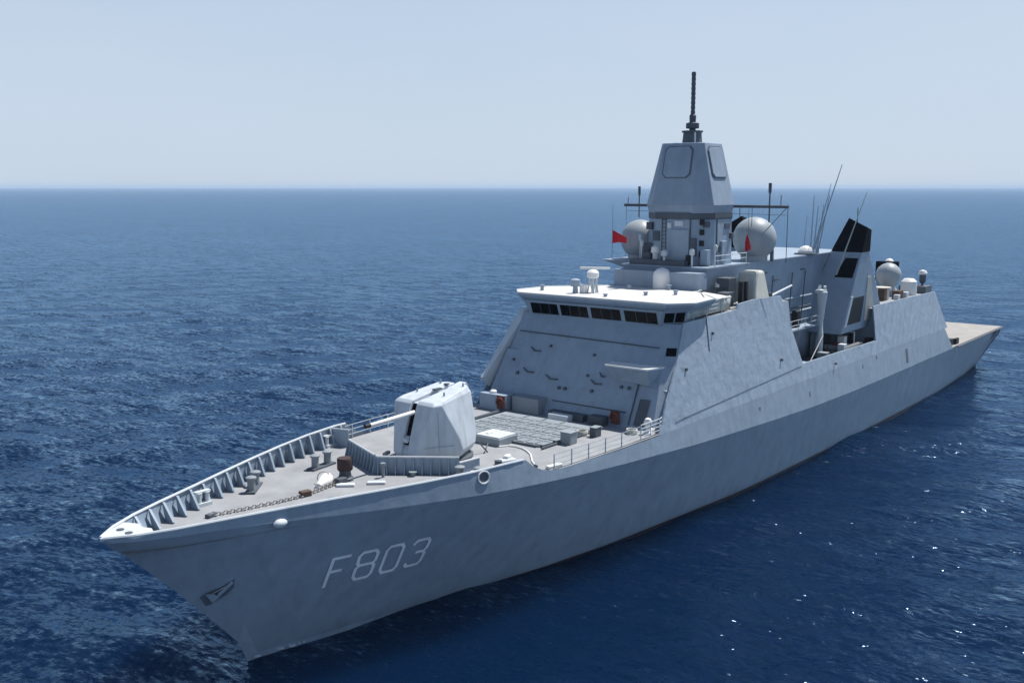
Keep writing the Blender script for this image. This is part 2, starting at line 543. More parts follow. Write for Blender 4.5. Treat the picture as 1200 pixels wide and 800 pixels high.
# ---- bulwark round the bow, inner skin, cap rail, brackets
def bulwark():
    mb = MB()
    st = [1.3, 2, 3, 4, 5, 6.5, 8, 9.5, 11, 12.5, 14, 15.5, 17, 18.5, 20, 21.5, 23, 24.2]
    for sg in (1, -1):
        inner = [[P(s, sg * (hullp(s, z) - .07), z) for z in (DECK - .02, (DECK + topz(s)) / 2, topz(s) - .01)] for s in st]
        for a, b in zip(inner[:-1], inner[1:]):
            for i in range(2): mb.face([a[i], a[i + 1], b[i + 1], b[i]])
    o = mb.build('bulwark', M_GREY, SHIP, smooth=True)
    mb = MB()
    for sg in (1, -1):
        s_all = [0.05] + st
        for a, b in zip(s_all[:-1], s_all[1:]):
            pa, pb = P(a, sg * (hullp(a, topz(a)) - .04 if a > .2 else .12), topz(a) + .02), P(b, sg * (hullp(b, topz(b)) - .04), topz(b) + .02)
            mb.tube(pa, pb, 0.085, 0.085, 6)
    mb.build('cap_rail', M_LIGHT, o)
    mb = MB()
    mb.loft([[P(-.05, 0, z), P(.5, .55, z), P(1.2, 1.08, z), P(2.1, 1.5, z), P(2.5, 0.6, z), P(2.3, 0, z), P(2.5, -.6, z), P(2.1, -1.5, z), P(1.2, -1.08, z), P(.5, -.55, z)] for z in (9.62, 9.735)])
    mb.build('bow_plate', M_LIGHT, o)
    for k, s in enumerate(list(np.arange(3.0, 23.6, 1.14))):
        s = float(s)
        for sg in (1, -1):
            ptop = hullp(s, topz(s)) - .1; pd = hullp(s, DECK) - .07
            mb = MB()
            q = [(ptop, topz(s) - .04), (ptop - .16, topz(s) - .04), (pd - .78, DECK + .12), (pd - .78, DECK), (pd, DECK)]
            mb.loft([[P(s + ds, sg * p, z) for p, z in q] for ds in (-.03, .03)])
            # flange along the free edge
            a, b = P(s, sg * (ptop - .16), topz(s) - .04), P(s, sg * (pd - .78), DECK + .12)
            mb.loft([[v + Vector((dx, dy * 0.02, dy * .02)) for dx, dy in ((-.07, -1), (.07, -1), (.07, 1), (-.07, 1))] for v in (a, b)])
            mb.build('bracket', M_LIGHT if False else M_GREY, o)
    # cross screen at the starboard end of the bulwark
    mb = MB()
    mb.loft([[P(22.4, -8.2, z), P(22.9, -6.5, z), P(22.98, -6.52, z), P(22.5, -8.2, z)] for z in (DECK, DECK + 1.25)])
    mb.build('screen', M_GREY, o)
    mb = MB()
    mb.tube(P(22.42, -8.15, DECK + 1.28), P(22.94, -6.5, DECK + 1.28), .06)
    mb.build('screen_rail', M_LIGHT, o)
    for p in (.35, -.45):
        mb = MB(); mb.lathe(1.35, p, [(.2, 9.74), (.2, 9.77)], 12); mb.build('chock_opening', M_DARK, o)
    # mooring rollers set in the bulwark
    for s, sg in ((8.3, -1), (22.2, -1), (8.3, 1)):
        mb = MB(); pd = hullp(s, DECK) - .5
        mb.box(s, sg * pd, DECK, .9, .5, .22)
        for ds in (-.28, .28): mb.lathe(s + ds, sg * pd, [(.13, DECK + .2), (.13, DECK + .75), (.19, DECK + .8)], 10)
        mb.box(s, sg * (pd + .1), DECK + .8, 1.0, .34, .08)
        mb.build('roller_fairlead', M_LIGHT, o)
bulwark()

# ---- breakwater
def breakwater():
    pts = [(21.3, -4.75), (19.35, 0.0), (22.5, 4.35), (24.3, 4.55)]
    o = None
    mb = MB()
    H = 1.12
    for (a, b) in zip(pts[:-1], pts[1:]):
        d = Vector((b[0] - a[0], b[1] - a[1])).normalized(); n = Vector((-d.y, d.x)) * .03
        h = H if b[0] < 24 else .75
        mb.loft([[P(a[0] + n.x, a[1] + n.y, z), P(b[0] + n.x, b[1] + n.y, z), P(b[0] - n.x, b[1] - n.y, z), P(a[0] - n.x, a[1] - n.y, z)] for z in (DECK + .004, DECK + h)])
    o = mb.build('breakwater', M_GREY, SHIP)
    mb = MB()
    for (a, b) in zip(pts[:-1], pts[1:]):
        h = H if b[0] < 24 else .77
        mb.tube(P(a[0], a[1], DECK + h + .03), P(b[0], b[1], DECK + h + .03), .07, .07, 6)
    mb.build('breakwater_rail', M_LIGHT, o)
    for (a, b) in zip(pts[:2], pts[1:3]):
        L = math.hypot(b[0] - a[0], b[1] - a[1]); n = 9
        d = Vector((b[0] - a[0], b[1] - a[1])).normalized()
        nn = Vector((-d.y, d.x));  nn = nn if nn.x < 0 else -nn
        for k in range(n + 1):
            t = (k + .15) / (n + .3)
            s, p = a[0] + (b[0] - a[0]) * t, a[1] + (b[1] - a[1]) * t
            mb = MB()
            q = [(0.03, 0.004), (.34, 0.004), (.34, .1), (.1, H - .04), (.03, H - .04)]
            mb.loft([[P(s + nn.x * x + d.x * e, p + nn.y * x + d.y * e, DECK + z) for x, z in q] for e in (-.035, .035)])
            mb.build('stiffener', M_GREY, o)
breakwater()

# ---- gun turret
def turret():
    t = bpy.data.objects.new('gun_turret', None); COL.objects.link(t); t.parent = SHIP; t.location = P(25.2, 0, DECK)
    def at(pts): return [Vector(q) - t.location for q in pts]
    class TB(MB):
        def build(self, name, mat, **k):
            for v in self.bm.verts: v.co -= t.location
            return MB.build(self, name, mat, t, **k)
    mb = TB(); mb.lathe(25.2, 0, [(2.5, DECK + .004), (2.5, DECK + .16), (2.2, DECK + .2), (2.2, DECK + .42)], 32)
    mb.build('base_ring', M_DARK, smooth=True)
    # shield: two cheeks either side of the barrel slot, joined behind
    def section(z, sf, hf, sm, hm, sr, hr, lo, hi):
        return sf, hf, sm, hm, sr, hr
    # (z, front s, front half width, mid s, mid half width, rear s, rear half width)
    sec = [(9.15, 22.72, .8, 25.5, 2.4, 28.2, 1.55),
           (9.6, 22.52, .95, 25.6, 2.6, 28.4, 1.75),
           (10.4, 22.72, 1.1, 25.4, 2.52, 28.45, 1.8),
           (12.8, 23.5, 1.74, 24.2, 1.98, 28.2, 1.5),
           (13.02, 23.75, 1.58, 24.4, 1.76, 28.0, 1.3)]
    rise = [0, 0, 0, .42, .55]        # the roof climbs to the rear
    for sg in (1, -1):
        mb = TB(); rings = []
        for (z, sf, hf, sm, hm, sr, hr), ri in zip(sec, rise):
            rings.append([P(sf, sg * .27, z), P(sf + .04, sg * hf, z), P(sm, sg * hm, z + ri * .08), P(sr - .5, sg * hr, z + ri), P(sr, sg * hr * .6, z + ri), P(sr, sg * .27, z + ri), P(25.3, sg * .27, z + ri * .45)])
        for rr in rings:
            for v in rr: v.x -= .65
            if sg < 0:
                for v in rr[1:5]: v.y += .1
        mb.loft(rings)
        mb.build('shield', M_TURRET, smooth=True, bevel=.07, seg=2, crease=14)
    mb = TB(); rings = []
    for (z, sf, hf, sm, hm, sr, hr), ri in zip(sec, rise):
        f = 25.0 if z > 12.9 else sf - .3
        if z < 10: f = sf - .55
        rings.append([P(f, .33, z), P(f, -.33, z), P(sr - .01, -.33, z + ri), P(sr - .01, .33, z + ri)])
    for v in rings[-1]: v.z -= .012
    mb.loft(rings); mb.build('shield_core', M_TURRET)
    mb = TB()
    mb.loft([[P(22.2, .25, 10.1), P(22.2, -.25, 10.1), P(24.6, -.25, 10.1), P(24.6, .25, 10.1)], [P(23.1, .25, 12.78), P(23.1, -.25, 12.78), P(24.8, -.25, 12.95), P(24.8, .25, 12.95)]])
    mb.build('slot_dark_fill', M_SOOT)  # black block standing in for the slot's shaded interior
    mb = TB(); mb.box(22.2, 0, 10.35, .5, .4, .3, tilt=(R(-20), 'Y'))
    mb.build('slot_cover', M_LIGHT, bevel=.04)
    # hatch, lifting eyes and weld seams on the port cheek
    def ck(u, z):      # u 0..1 along the big side facet, from front to rear
        t = (z - 9.6) / 3.3
        a = Vector((21.9 + 1.0 * t, 1.0 + .74 * t)); c = Vector((24.95 - 1.4 * t, 2.6 - .62 * t))
        q = a + (c - a) * u
        return P(q.x - .03, q.y + .03, z)
    mb = TB(); mb.path([ck(.15, 10.0), ck(.85, 10.0)], .018); mb.build('weld_seam', M_GREY)
    mb = TB(); mb.path([ck(.5, 9.7), ck(.5, 12.4)], .018); mb.build('weld_seam', M_GREY)
    for (s_, p_) in ((24.6, 1.2), (24.6, -1.3), (26.8, 1.0), (26.8, -1.1)):
        mb = TB(); mb.tube(P(s_, p_, 13.1 + (s_ - 23.4) * .13), P(s_, p_, 13.33 + (s_ - 23.4) * .13), .08, .05, 8); mb.build('lifting_eye', M_GREY)
    mb = TB(); mb.tube(P(24.4, 0, 12.27), P(23.0, 0, 12.23), .19, .18, 16); mb.tube(P(23.0, 0, 12.23), P(18.75, 0, 12.1), .15, .115, 16)
    mb.build('gun_barrel', M_WHITE, smooth=True)
    mb = TB(); mb.tube(P(18.78, 0, 12.1), P(18.35, 0, 12.09), .15, .15, 14)
    mb.build('muzzle', M_BLACK, smooth=True)
    for a_ in ((25.4, -.15, 13.36, .75, .3, .12), (26.6, -.35, 13.52, .35, .3, .1)):
        mb = TB(); mb.box(*a_); mb.build('roof_fitting', M_DARK, bevel=.03)
    mb = TB()
    mb.tube(P(28.0, 2.2, DECK + .02), P(27.3, 1.9, DECK + .9), .05); mb.tube(P(28.4, 1.9, DECK + .5), P(27.7, 2.3, DECK + .35), .05)
    mb.build('access_step', M_DARK)
    mb = TB(); mb.box(22.6, -2.4, DECK + .2, .8, .25, .2, rot=.4); mb.build('drain_step', M_STEEL)
turret()

# ---- foredeck fittings
def deck_gear():
    # double bollards
    base = bpy.data.objects.new('bollard', None); COL.objects.link(base); base.parent = SHIP; base.location = P(12.2, -3.55, DECK)
    mb = MB(); mb.box(0, 0, 0, 2.3, .65, .14); mb.build('bollard_base', M_DARK, base, bevel=.03)
    for x in (-.62, .62):
        mb = MB(); mb.lathe(x, 0, [(.25, .12), (.24, .78), (.33, .84), (.33, .94), (.24, .99)], 16)
        mb.build('post', M_HATCH, base, smooth=True)
    base.rotation_euler.z = R(40)
    for (s, p, rz) in ((18.2, -4.1, 8), (21.7, 5.9, -62), (12.4, 4.4, -40)):
        d = dup(base, P(s, p, DECK) - Vector(base.location)); d.rotation_euler.z = R(rz)
    # windlass
    w = bpy.data.objects.new('windlass', None); COL.objects.link(w); w.parent = SHIP; w.location = P(17.1, -.6, DECK)
    mb = MB(); mb.lathe(0, 0, [(.55, 0), (.55, .15), (.42, .22), (.36, .5), (.4, .62), (.44, .66)], 18); mb.build('capstan_foot', M_DARK, w, smooth=True)
    mb = MB(); mb.lathe(0, 0, [(.46, .66), (.5, .72), (.5, 1.38), (.46, 1.45)], 18); mb.build('drum', M_DRUM, w, smooth=True)
    mb = MB(); mb.box(-.8, .45, .0, .7, .5, .4); mb.build('brake_housing', M_DARK, w, bevel=.05)
    # ventilators and hand wheels
    for (s, p, h, r) in ((19.0, .9, .95, .1), (20.4, 2.2, .3, .16), (6.6, .5, .35, .14)):
        mb = MB(); mb.lathe(s, p, [(r, DECK), (r, DECK + h * .8), (r * 1.7, DECK + h * .82), (r * 1.7, DECK + h)], 12)
        mb.build('ventilator', M_HATCH, SHIP, smooth=True)
    for (s, p, rr) in ((16.15, .45, 0), (17.7, 1.6, .2), (14.2, 2.9, .1)):
        mb = MB(); mb.box(s, p, DECK, 1.15, .5, .16, rot=R(-48)); mb.build('deck_hatch', M_LIGHT, SHIP, bevel=.05)
    for (s, p) in ((23.1, 5.35), (22.0, 5.05), (24.0, 6.2)):
        mb = MB(); mb.box(s, p, DECK, .8, .55, .28, rot=R(-30)); mb.build('vent_cover', M_WHITE, SHIP, bevel=.06)
    # hatch abaft the gun
    h = MB().box(30.7, .75, DECK, 2.2, 2.4, .55).build('access_hatch', M_HATCHB, SHIP, bevel=.05)
    MB().box(30.7, .75, DECK + .55, 2.0, 2.2, .1).build('hatch_cover', M_LIGHT, h, bevel=.04)
    MB().box(30.4, .4, DECK + .65, .5, .3, .08).build('hatch_handle', M_WHITE, h)
    h = MB().box(33.6, 5.25, DECK, .9, .9, .85).build('deck_locker', M_HATCH, SHIP, bevel=.05)
    MB().box(33.6, 5.25, DECK + .85, .98, .98, .07).build('locker_lid', M_HATCHB, h, bevel=.02)
    h = MB().box(36.6, 5.6, DECK, .8, .55, .7).build('deck_locker', M_DARK, SHIP, bevel=.05)
    MB().box(36.6, 5.6, DECK + .7, .86, .6, .06).build('locker_lid', M_HATCHB, h, bevel=.02)
    for (s, p, a) in ((33.2, -2.8, 0), (36.0, -5.6, 35)):
        mb = MB(); mb.box(s, p - 2.4, DECK, 2.6, .28, .3, rot=R(a)); mb.build('sill', M_DARK, SHIP)
deck_gear()

# ---- vertical launch hatches
def vls():
    o = MB().box(34.95, -.15, DECK + .003, 7.3, 8.9, .16).build('missile_deck', M_HATCHB, SHIP, bevel=.03)
    first = None
    for m in range(5):
        for k in range(8):
            s = 32.0 + (k % 4) * 1.62 + (0.0 if k < 4 else 0)
            p = -3.75 + m * 1.78 + (0.0 if k < 4 else .84)
            if first is None:
                mb = MB(); mb.box(0, 0, 0, 1.25, .72, .06); mb.box(.42, 0, .06, .2, .5, .04)
                first = mb.build('missile_hatch', M_HATCH, o, bevel=.02); first.location = P(s, p, DECK + .163)
            else:
                c = first.copy(); COL.objects.link(c); c.location = P(s, p, DECK + .163)
    for p in (-2.02, -.24, 1.54):
        MB().box(34.9, p - .0, DECK + .165, 7.0, .1, .07).build('uptake_cover', M_HATCH, o)
    for s in (31.2,):
        MB().box(31.18, -.15, DECK + .004, .14, 8.6, .16).build('kerb', M_DARK, o)
    # deck edging and pipe runs round the block
    mb = MB(); mb.path([P(30.9, 4.8, DECK + .12), P(38.9, 4.8, DECK + .12), P(38.9, 3.2, DECK + .12)], .09); mb.build('deck_pipe', M_DARK, SHIP)
    mb = MB(); mb.path([P(32.5, -4.9, DECK + .15), P(39.4, -5.2, DECK + .15)], .12); mb.build('deck_pipe', M_DARK, SHIP)
vls()

# ---- guard rails
def rails():
    def rail(name, pts, h=1.05, n=3, post=1.9, mat=M_GREY, r=.022):
        o = None
        mb = MB(); L = 0
        allp = []
        for a, b in zip(pts[:-1], pts[1:]):
            d = (b - a).length; k = max(1, round(d / post))
            for i in range(k + 1): allp.append(a + (b - a) * i / k)
            for j in range(n): mb.tube(a + Vector((0, 0, h * (j + 1) / n)), b + Vector((0, 0, h * (j + 1) / n)), r, r, 5)
        o = mb.build(name, mat, SHIP)
        seen = []
        for q in allp:
            if any((q - w).length < .3 for w in seen): continue
            seen.append(q)
            m2 = MB(); m2.tube(q, q + Vector((0, 0, h + .03)), .042, .036, 6); m2.build('stanchion', mat, o)
        return o
    ed = lambda s, sg, o=.18: P(s, sg * (sidep(s, DECK) - o), DECK)
    rail('guard_rail', [ed(27.2, 1), ed(31, 1), ed(35, 1), ed(37.6, 1)], mat=M_GREY)
    rail('guard_rail', [ed(37.6, 1), ed(40.3, 1), P(41.6, 8.55, DECK)], h=1.15, n=4, post=1.5, mat=M_LIGHT, r=.035)
    rail('guard_rail', [ed(23, -1), ed(27, -1), ed(31, -1), ed(35, -1), ed(39.6, -1)], mat=M_LIGHT)
    rail('guard_rail', [P(46.0, 8.05, 16.9), P(51.5, 7.95, 16.95)], h=1.0, n=3, mat=M_LIGHT)
rails()

# ---- forward superstructure
def fw(z): return 40.35 + (z - 8.75) * .52          # raked front wall
ZB = 16.5                                             # bridge deck
def superstructure():
    def sp(z): return sidep(50, z)                    # side plane
    # closed body: front wall, corner chamfers, sides, roof
    zs = [DECK - .02, 10, 11.1, 12.2, 13.38, 13.4, 14.6, ZB]
    rings = []
    for z in zs:
        f = fw(z); q = sp(z) - .03
        if z < 13.39:
            fold = itp(z, [8.7, 13.4], [4.0, 6.2]); back = 0.0
        else:
            fold = itp(z, [13.4, ZB], [6.2, 3.2]); back = 0.3
        fc = f + back
        half = [(f, fold), (fc, q - .75 - .3 * back), (f + .8, q - .06), (66.0, q - .06)]
        rings.append([P(a, b, z) for a, b in half] + [P(a, -b, z) for a, b in reversed(half)])
    body = MB().loft(rings).build('superstructure', M_WALL, SHIP)
    # outer side plating, port and starboard
    prof = [(40.0, DECK - .06), (40.6, 9.4), (41.6, 11.0), (42.15, 11.6), (43.6, 13.5), (45.4, 16.6), (49, 16.66), (52.6, 16.72), (55.0, 16.78), (55.3, 17.22), (58.5, 17.35), (64.3, 17.2), (66.2, 13.8), (68.0, 10.35), (75, 10.3), (88.8, 10.15), (88.86, 12.0), (88.92, 14.0), (100, 13.95), (112.3, 13.8), (114.2, 11.4), (116.4, DECK - .06)]
    for sg in (1, -1):
        mb = MB()
        def q(s, z, off): return P(s, sg * (knp(s) - 0.14 * (z - min(knz(s), 6.98 if s < 45 else knz(s))) - off), z)
        ps = [a for a, b in prof]; pz = [b for a, b in prof]
        st = sorted(set(ps) | set(float(x) for x in range(47, 116, 2)))
        zl = DECK - .06; rows = 7
        ob = []; ib = []
        for s in st:
            zt = max(itp(s, ps, pz), zl + .004)
            zz = [zl + (zt - zl) * k / rows for k in range(rows + 1)]
            ob.append([mb.bm.verts.new(q(s, z, 0)) for z in zz]); ib.append([mb.bm.verts.new(q(s, z, .14)) for z in zz])
        for i in range(len(st) - 1):
            for k in range(rows):
                mb.bm.faces.new((ob[i][k], ob[i + 1][k], ob[i + 1][k + 1], ob[i][k + 1]))
                mb.bm.faces.new((ib[i][k + 1], ib[i + 1][k + 1], ib[i + 1][k], ib[i][k]))
            mb.bm.faces.new((ob[i][rows], ob[i + 1][rows], ib[i + 1][rows], ib[i][rows]))
            mb.bm.faces.new((ib[i][0], ib[i + 1][0], ob[i + 1][0], ob[i][0]))
        mb.build('side_plating', M_SIDE, SHIP)
    # sponson platform at the port side of the front wall
    for sg in (1,):
        z = 13.4
        top = [(41.15, 3.4), (41.1, 7.35), (44.9, 8.28), (44.3, 7.0), (42.9, 3.0)]
        bot = [(42.05, 3.7), (41.6, 7.2), (42.4, 8.55), (43.9, 7.0), (42.9, 3.2)]
        mb = MB(); mb.loft([[P(s, sg * p, 11.55 if p > 8 else 12.05) for s, p in bot], [P(s, sg * p, z - .12) for s, p in top]])
        o = mb.build('sponson', M_GREY, SHIP)
        mb = MB(); mb.loft([[P(s, sg * p, zz) for s, p in top] for zz in (z - .12, z)]); mb.build('sponson_deck_sunlit', M_WHITE, o)  # white colour stands in for sunlight on the platform top
    # broad sloping corner plate up the starboard edge, sunlight painted in as lighter grey
    mb = MB()
    a = [(41.15, -8.95, 11.0), (45.7, -8.1, 16.65)]
    rows = []
    for k in range(5):
        t = k / 4; w = .35 + .55 * t
        c = [a[0][i] + (a[1][i] - a[0][i]) * t for i in range(3)]
        rows.append([P(c[0] - .55, c[1], c[2]), P(c[0] - .55, c[1] + w, c[2]), P(c[0] + .3, c[1] + w, c[2] - .9), P(c[0] + .3, c[1], c[2] - .9)])
    mb.loft(rows); mb.build('corner_plate_lit', M_LIGHT, body)
    # fittings on the front wall
    def on(z, p, d=.06): return P(fw(z) - d, p, z)
    for (p, z) in ((-6.6, 12.6), (-3.2, 14.0), (1.3, 13.7), (-5.8, 11.6), (2.0, 11.0), (-1.2, 10.9), (-.6, 10.9), (4.6, 11.6), (5.3, 11.6), (1.2, 12.1)):
        mb = MB(); mb.tube(on(z, p, -.02), on(z, p, .18), .14 if z < 12 else .11, None, 10); mb.build('wall_lamp', M_DARK, body, smooth=True)
    for (p, z, l) in ((-4.6, 13.6, 1.1), (-4.7, 11.9, 1.2), (-2.2, 11.6, 1.3), (2.2, 11.7, 1.1), (2.6, 12.3, .6)):
        mb = MB(); mb.path([on(z + .15, p - l / 2, .12), on(z - .12, p - l * .1, .12), on(z - .08, p + l / 2, .12)], .06); mb.build('cable_run', M_DARK, body)
    mb = MB(); mb.path([on(14.95, -6.9, .06), on(14.75, 7.0, .06)], .055); mb.build('rain_gutter', M_DARK, body)
    mb = MB(); mb.path([on(9.9, -1.5, .06), on(9.85, 5.6, .06)], .045); mb.build('rain_gutter', M_DARK, body)
    mb = MB(); mb.path([on(9.0, 6.1, .08), on(12.0, 6.05, .08)], .06); mb.build('drain_pipe', M_DARK, body)
    # door at the port corner
    d = MB(); zz0, zz1 = 9.05, 10.95
    d.loft([[on(zz0, 6.55, .05), on(zz0, 7.45, .05), on(zz1, 7.45, .05), on(zz1, 6.55, .05)], [on(zz0, 6.55, .12), on(zz0, 7.45, .12), on(zz1, 7.45, .12), on(zz1, 6.55, .12)]])
    door = d.build('door', M_DARK, body, bevel=.03)
    # boxes at the foot of the wall
    for (s, p, ls, lp, lz, m) in ((39.7, -6.4, 1.5, 2.6, 1.35, M_GREY), (40.3, -3.4, 1.3, 2.7, 1.3, M_HATCHB), (40.1, .6, .8, 3.4, .55, M_DARK), (40.0, 3.6, .9, 1.4, .7, M_DARK)):
        MB().box(s, p, DECK, ls, lp, lz).build('deck_box', m, SHIP, bevel=.05)
    MB().box(39.4, .4, DECK, .9, 1.9, .5).build('vent_box', M_LIGHT, SHIP, bevel=.05)
    mb = MB(); mb.lathe(39.5, -6.6, [(.3, DECK + 1.35), (.3, DECK + 1.5), (.2, DECK + 1.6)], 12); mb.build('ventilator', M_WHITE, SHIP, smooth=True)
    # opening in the port corner chamfer
    for sg in (1,):
        z0, z1 = 14.15, 14.75
        def ch(z, t): 
            q = sp(z) - .03
            return P(fw(z) + .3 + .5 * t - .04, sg * (q - .84 + .78 * t + .02), z)
        mb = MB(); mb.face([ch(z0, .08), ch(z0, .95), ch(z1, .95), ch(z1, .08)]); mb.build('corner_window', M_GLASS, body)
    # bridge wing deck
    mb = MB(); mb.loft([[P(45.7, 8.0, z), P(66, 7.85, z), P(66, -7.85, z), P(45.7, -8.0, z)] for z in (ZB + .004, ZB + .1)]); mb.build('wing_deck', M_DECK, SHIP)
    mb = MB(); mb.path([P(s, sidep(s, z) + .02, z) for s, z in ((42.6, 9.3), (50, 9.55), (58, 9.85), (67.6, 10.2))], .02); mb.build('rubbing_strip', M_DARK, body)
    mb = MB(); mb.path([P(s, sidep(s, z) + .02, z) for s, z in ((49.2, 16.6), (49.2, 13.9))], .04); mb.build('drain_pipe', M_DARK, body)
    # lamps on the side plating
    for s, z in ((50.0, 15.3), (45.0, 13.0), (63, 11.4), (76, 9.3)):
        mb = MB(); mb.tube(P(s, sp(z) - .05, z), P(s, sp(z) + .16, z), .13, .13, 8); mb.build('side_lamp', M_DARK, SHIP)
superstructure()

# ---- bridge
def bridge():
    z0, z1 = ZB + .004, 17.6
    lo = [(44.35, 6.5), (46.2, 7.7), (50.5, 7.0), (53.5, 4.6), (53.5, -4.6), (50.5, -7.0), (46.2, -7.7), (44.35, -6.5)]
    hi = [(43.95, 6.9), (45.9, 8.1), (50.5, 7.2), (53.5, 4.7), (53.5, -4.7), (50.5, -7.2), (45.9, -8.1), (43.95, -6.9)]
    b = MB().loft([[P(s, p, z0) for s, p in lo], [P(s, p, z1) for s, p in hi]]).build('bridge', M_GREY, SHIP)
    def fs(z, o): return 44.35 - .4 * (z - z0) / (z1 - z0) - o
    cuts = [(-6.15, -3.35), (-3.05, -.3), (.05, 2.9), (3.3, 6.3)]
    for a, c in cuts:
        zl, zh = ZB - .02, 17.4
        w = MB().loft([[P(fs(z, o), p, z) for p, z in ((a, zl), (c, zl), (c, zh), (a, zh))] for o in (-.02, .03)]).build('bridge_window', M_GLASS, b)
        mid = (a + c) / 2
        m = MB()
        for t in (.36, .7):
            pm = a + (c - a) * t
            m.loft([[P(fs(z, o), p, z) for p, z in ((pm - .02, zl), (pm + .02, zl), (pm + .02, zh), (pm - .02, zh))] for o in (.032, .05)])
        m.build('wiper', M_DARK, w)
    for sg in (1, -1):
        for t0, t1 in ((.12, .5), (.56, .92)):
            def c(t, z):
                f = (z - z0) / (z1 - z0)
                a0 = Vector((44.35 - .4 * f, 6.5 + .4 * f)); a1 = Vector((46.2 - .3 * f, 7.7 + .4 * f))
                q = a0 + (a1 - a0) * t
                return P(q.x - .02, sg * (q.y + .03), z)
            m = MB(); m.face([c(t0, ZB + .1), c(t1, ZB + .1), c(t1, 17.4), c(t0, 17.4)]); m.build('bridge_window', M_GLASS, b)
    roof = [(43.75, 7.3), (45.6, 8.85), (49.8, 8.5), (52.5, 6.0), (54.0, 4.6), (56, 4.2), (56, -4.2), (54.0, -4.6), (52.5, -6.0), (49.8, -8.5), (45.6, -8.85), (43.75, -7.3)]
    inn = [(s + (.25 if s < 45 else 0), p * .975) for s, p in roof]
    inn = [(s + (.45 if s < 45 else .1 if s < 47 else 0), p * .945) for s, p in roof]
    MB().loft([[P(s, p, 17.52) for s, p in inn], [P(s, p, 17.9) for s, p in [(s + (.06 if s < 45 else 0), p * .99) for s, p in roof]], [P(s, p, 18.1) for s, p in roof]]).build('roof_fascia', M_GREY, b)
    r = MB().loft([[P(s, p, 18.1) for s, p in roof], [P(s, p, 18.2) for s, p in roof]]).build('bridge_roof', M_ROOF, b)
    m = MB()
    for a, c in zip(roof[:6], roof[1:6]): m.tube(P(*a, 18.22), P(*c, 18.22), .05)
    for a, c in zip(roof[6:], roof[7:]): m.tube(P(*a, 18.22), P(*c, 18.22), .05)
    m.tube(P(*roof[0], 18.22), P(*roof[-1], 18.22), .05)
    m.build('roof_kerb', M_LIGHT, r)
    # things bolted to the roof
    n = bpy.data.objects.new('navigation_radar', None); COL.objects.link(n); n.parent = SHIP; n.location = P(47.6, -2.1, 18.2)
    m = MB()
    for dx, dy in ((-.35, -.3), (.35, -.3), (.35, .3), (-.35, .3)): m.tube((dx, dy, 0), (dx * .6, dy * .6, 1.3), .07)
    m.tube((-.35, -.3, 0), (.2, -.2, 1.2), .04); m.tube((.35, .3, 0), (-.2, .2, 1.2), .04)
    m.tube((.55, 0, 0), (.55, 0, 1.7), .09)
    m.build('radar_trestle', M_LIGHT, n)
    m = MB(); m.lathe(0, 0, [(.3, 1.25), (.52, 1.35), (.52, 1.75), (.35, 1.95), (.05, 2.02)], 18); m.build('radar_housing', M_WHITE, n, smooth=True)
    m = MB(); m.box(.3, 0, 2.02, .22, 2.6, .18, rot=R(30)); m.build('scanner', M_WHITE, n, bevel=.04)
    m = MB(); m.lathe(46.4, -3.1, [(.25, 18.2), (.2, 18.75), (.42, 18.8), (.42, 19.35), (.2, 19.45)], 14); m.build('searchlight', M_GREY, SHIP, smooth=True)
    m = MB(); m.box(46.9, -2.6, 18.2, .5, .5, .75); m.build('roof_locker', M_WHITE, SHIP, bevel=.05)
    m = MB(); m.lathe(54.6, .7, [(.78, 18.2), (.82, 18.4), (.82, 19.3), (.74, 19.65), (.5, 19.93), (.2, 20.05), (.02, 20.08)], 24)
    m.build('satellite_dome', M_WHITE, SHIP, smooth=True)
    for (s, p, h) in ((46.6, -6.8, .5), (45.6, .5, .25), (52.2, -1.2, .35), (48.6, 2.6, .3), (53.8, 1.9, .45), (50.5, 4.4, .4)):
        m = MB(); m.lathe(s, p, [(.16, 18.2), (.16, 18.2 + h * .7), (.22, 18.2 + h * .72), (.22, 18.2 + h)], 10); m.build('roof_fitting', M_GREY, SHIP, smooth=True)
    m = MB(); m.lathe(57.5, 4.9, [(.12, 17), (.12, 18.3), (.36, 18.35), (.36, 18.6), (.2, 18.82), (.02, 18.88)], 14); m.build('satellite_dome', M_WHITE, SHIP, smooth=True)
bridge()

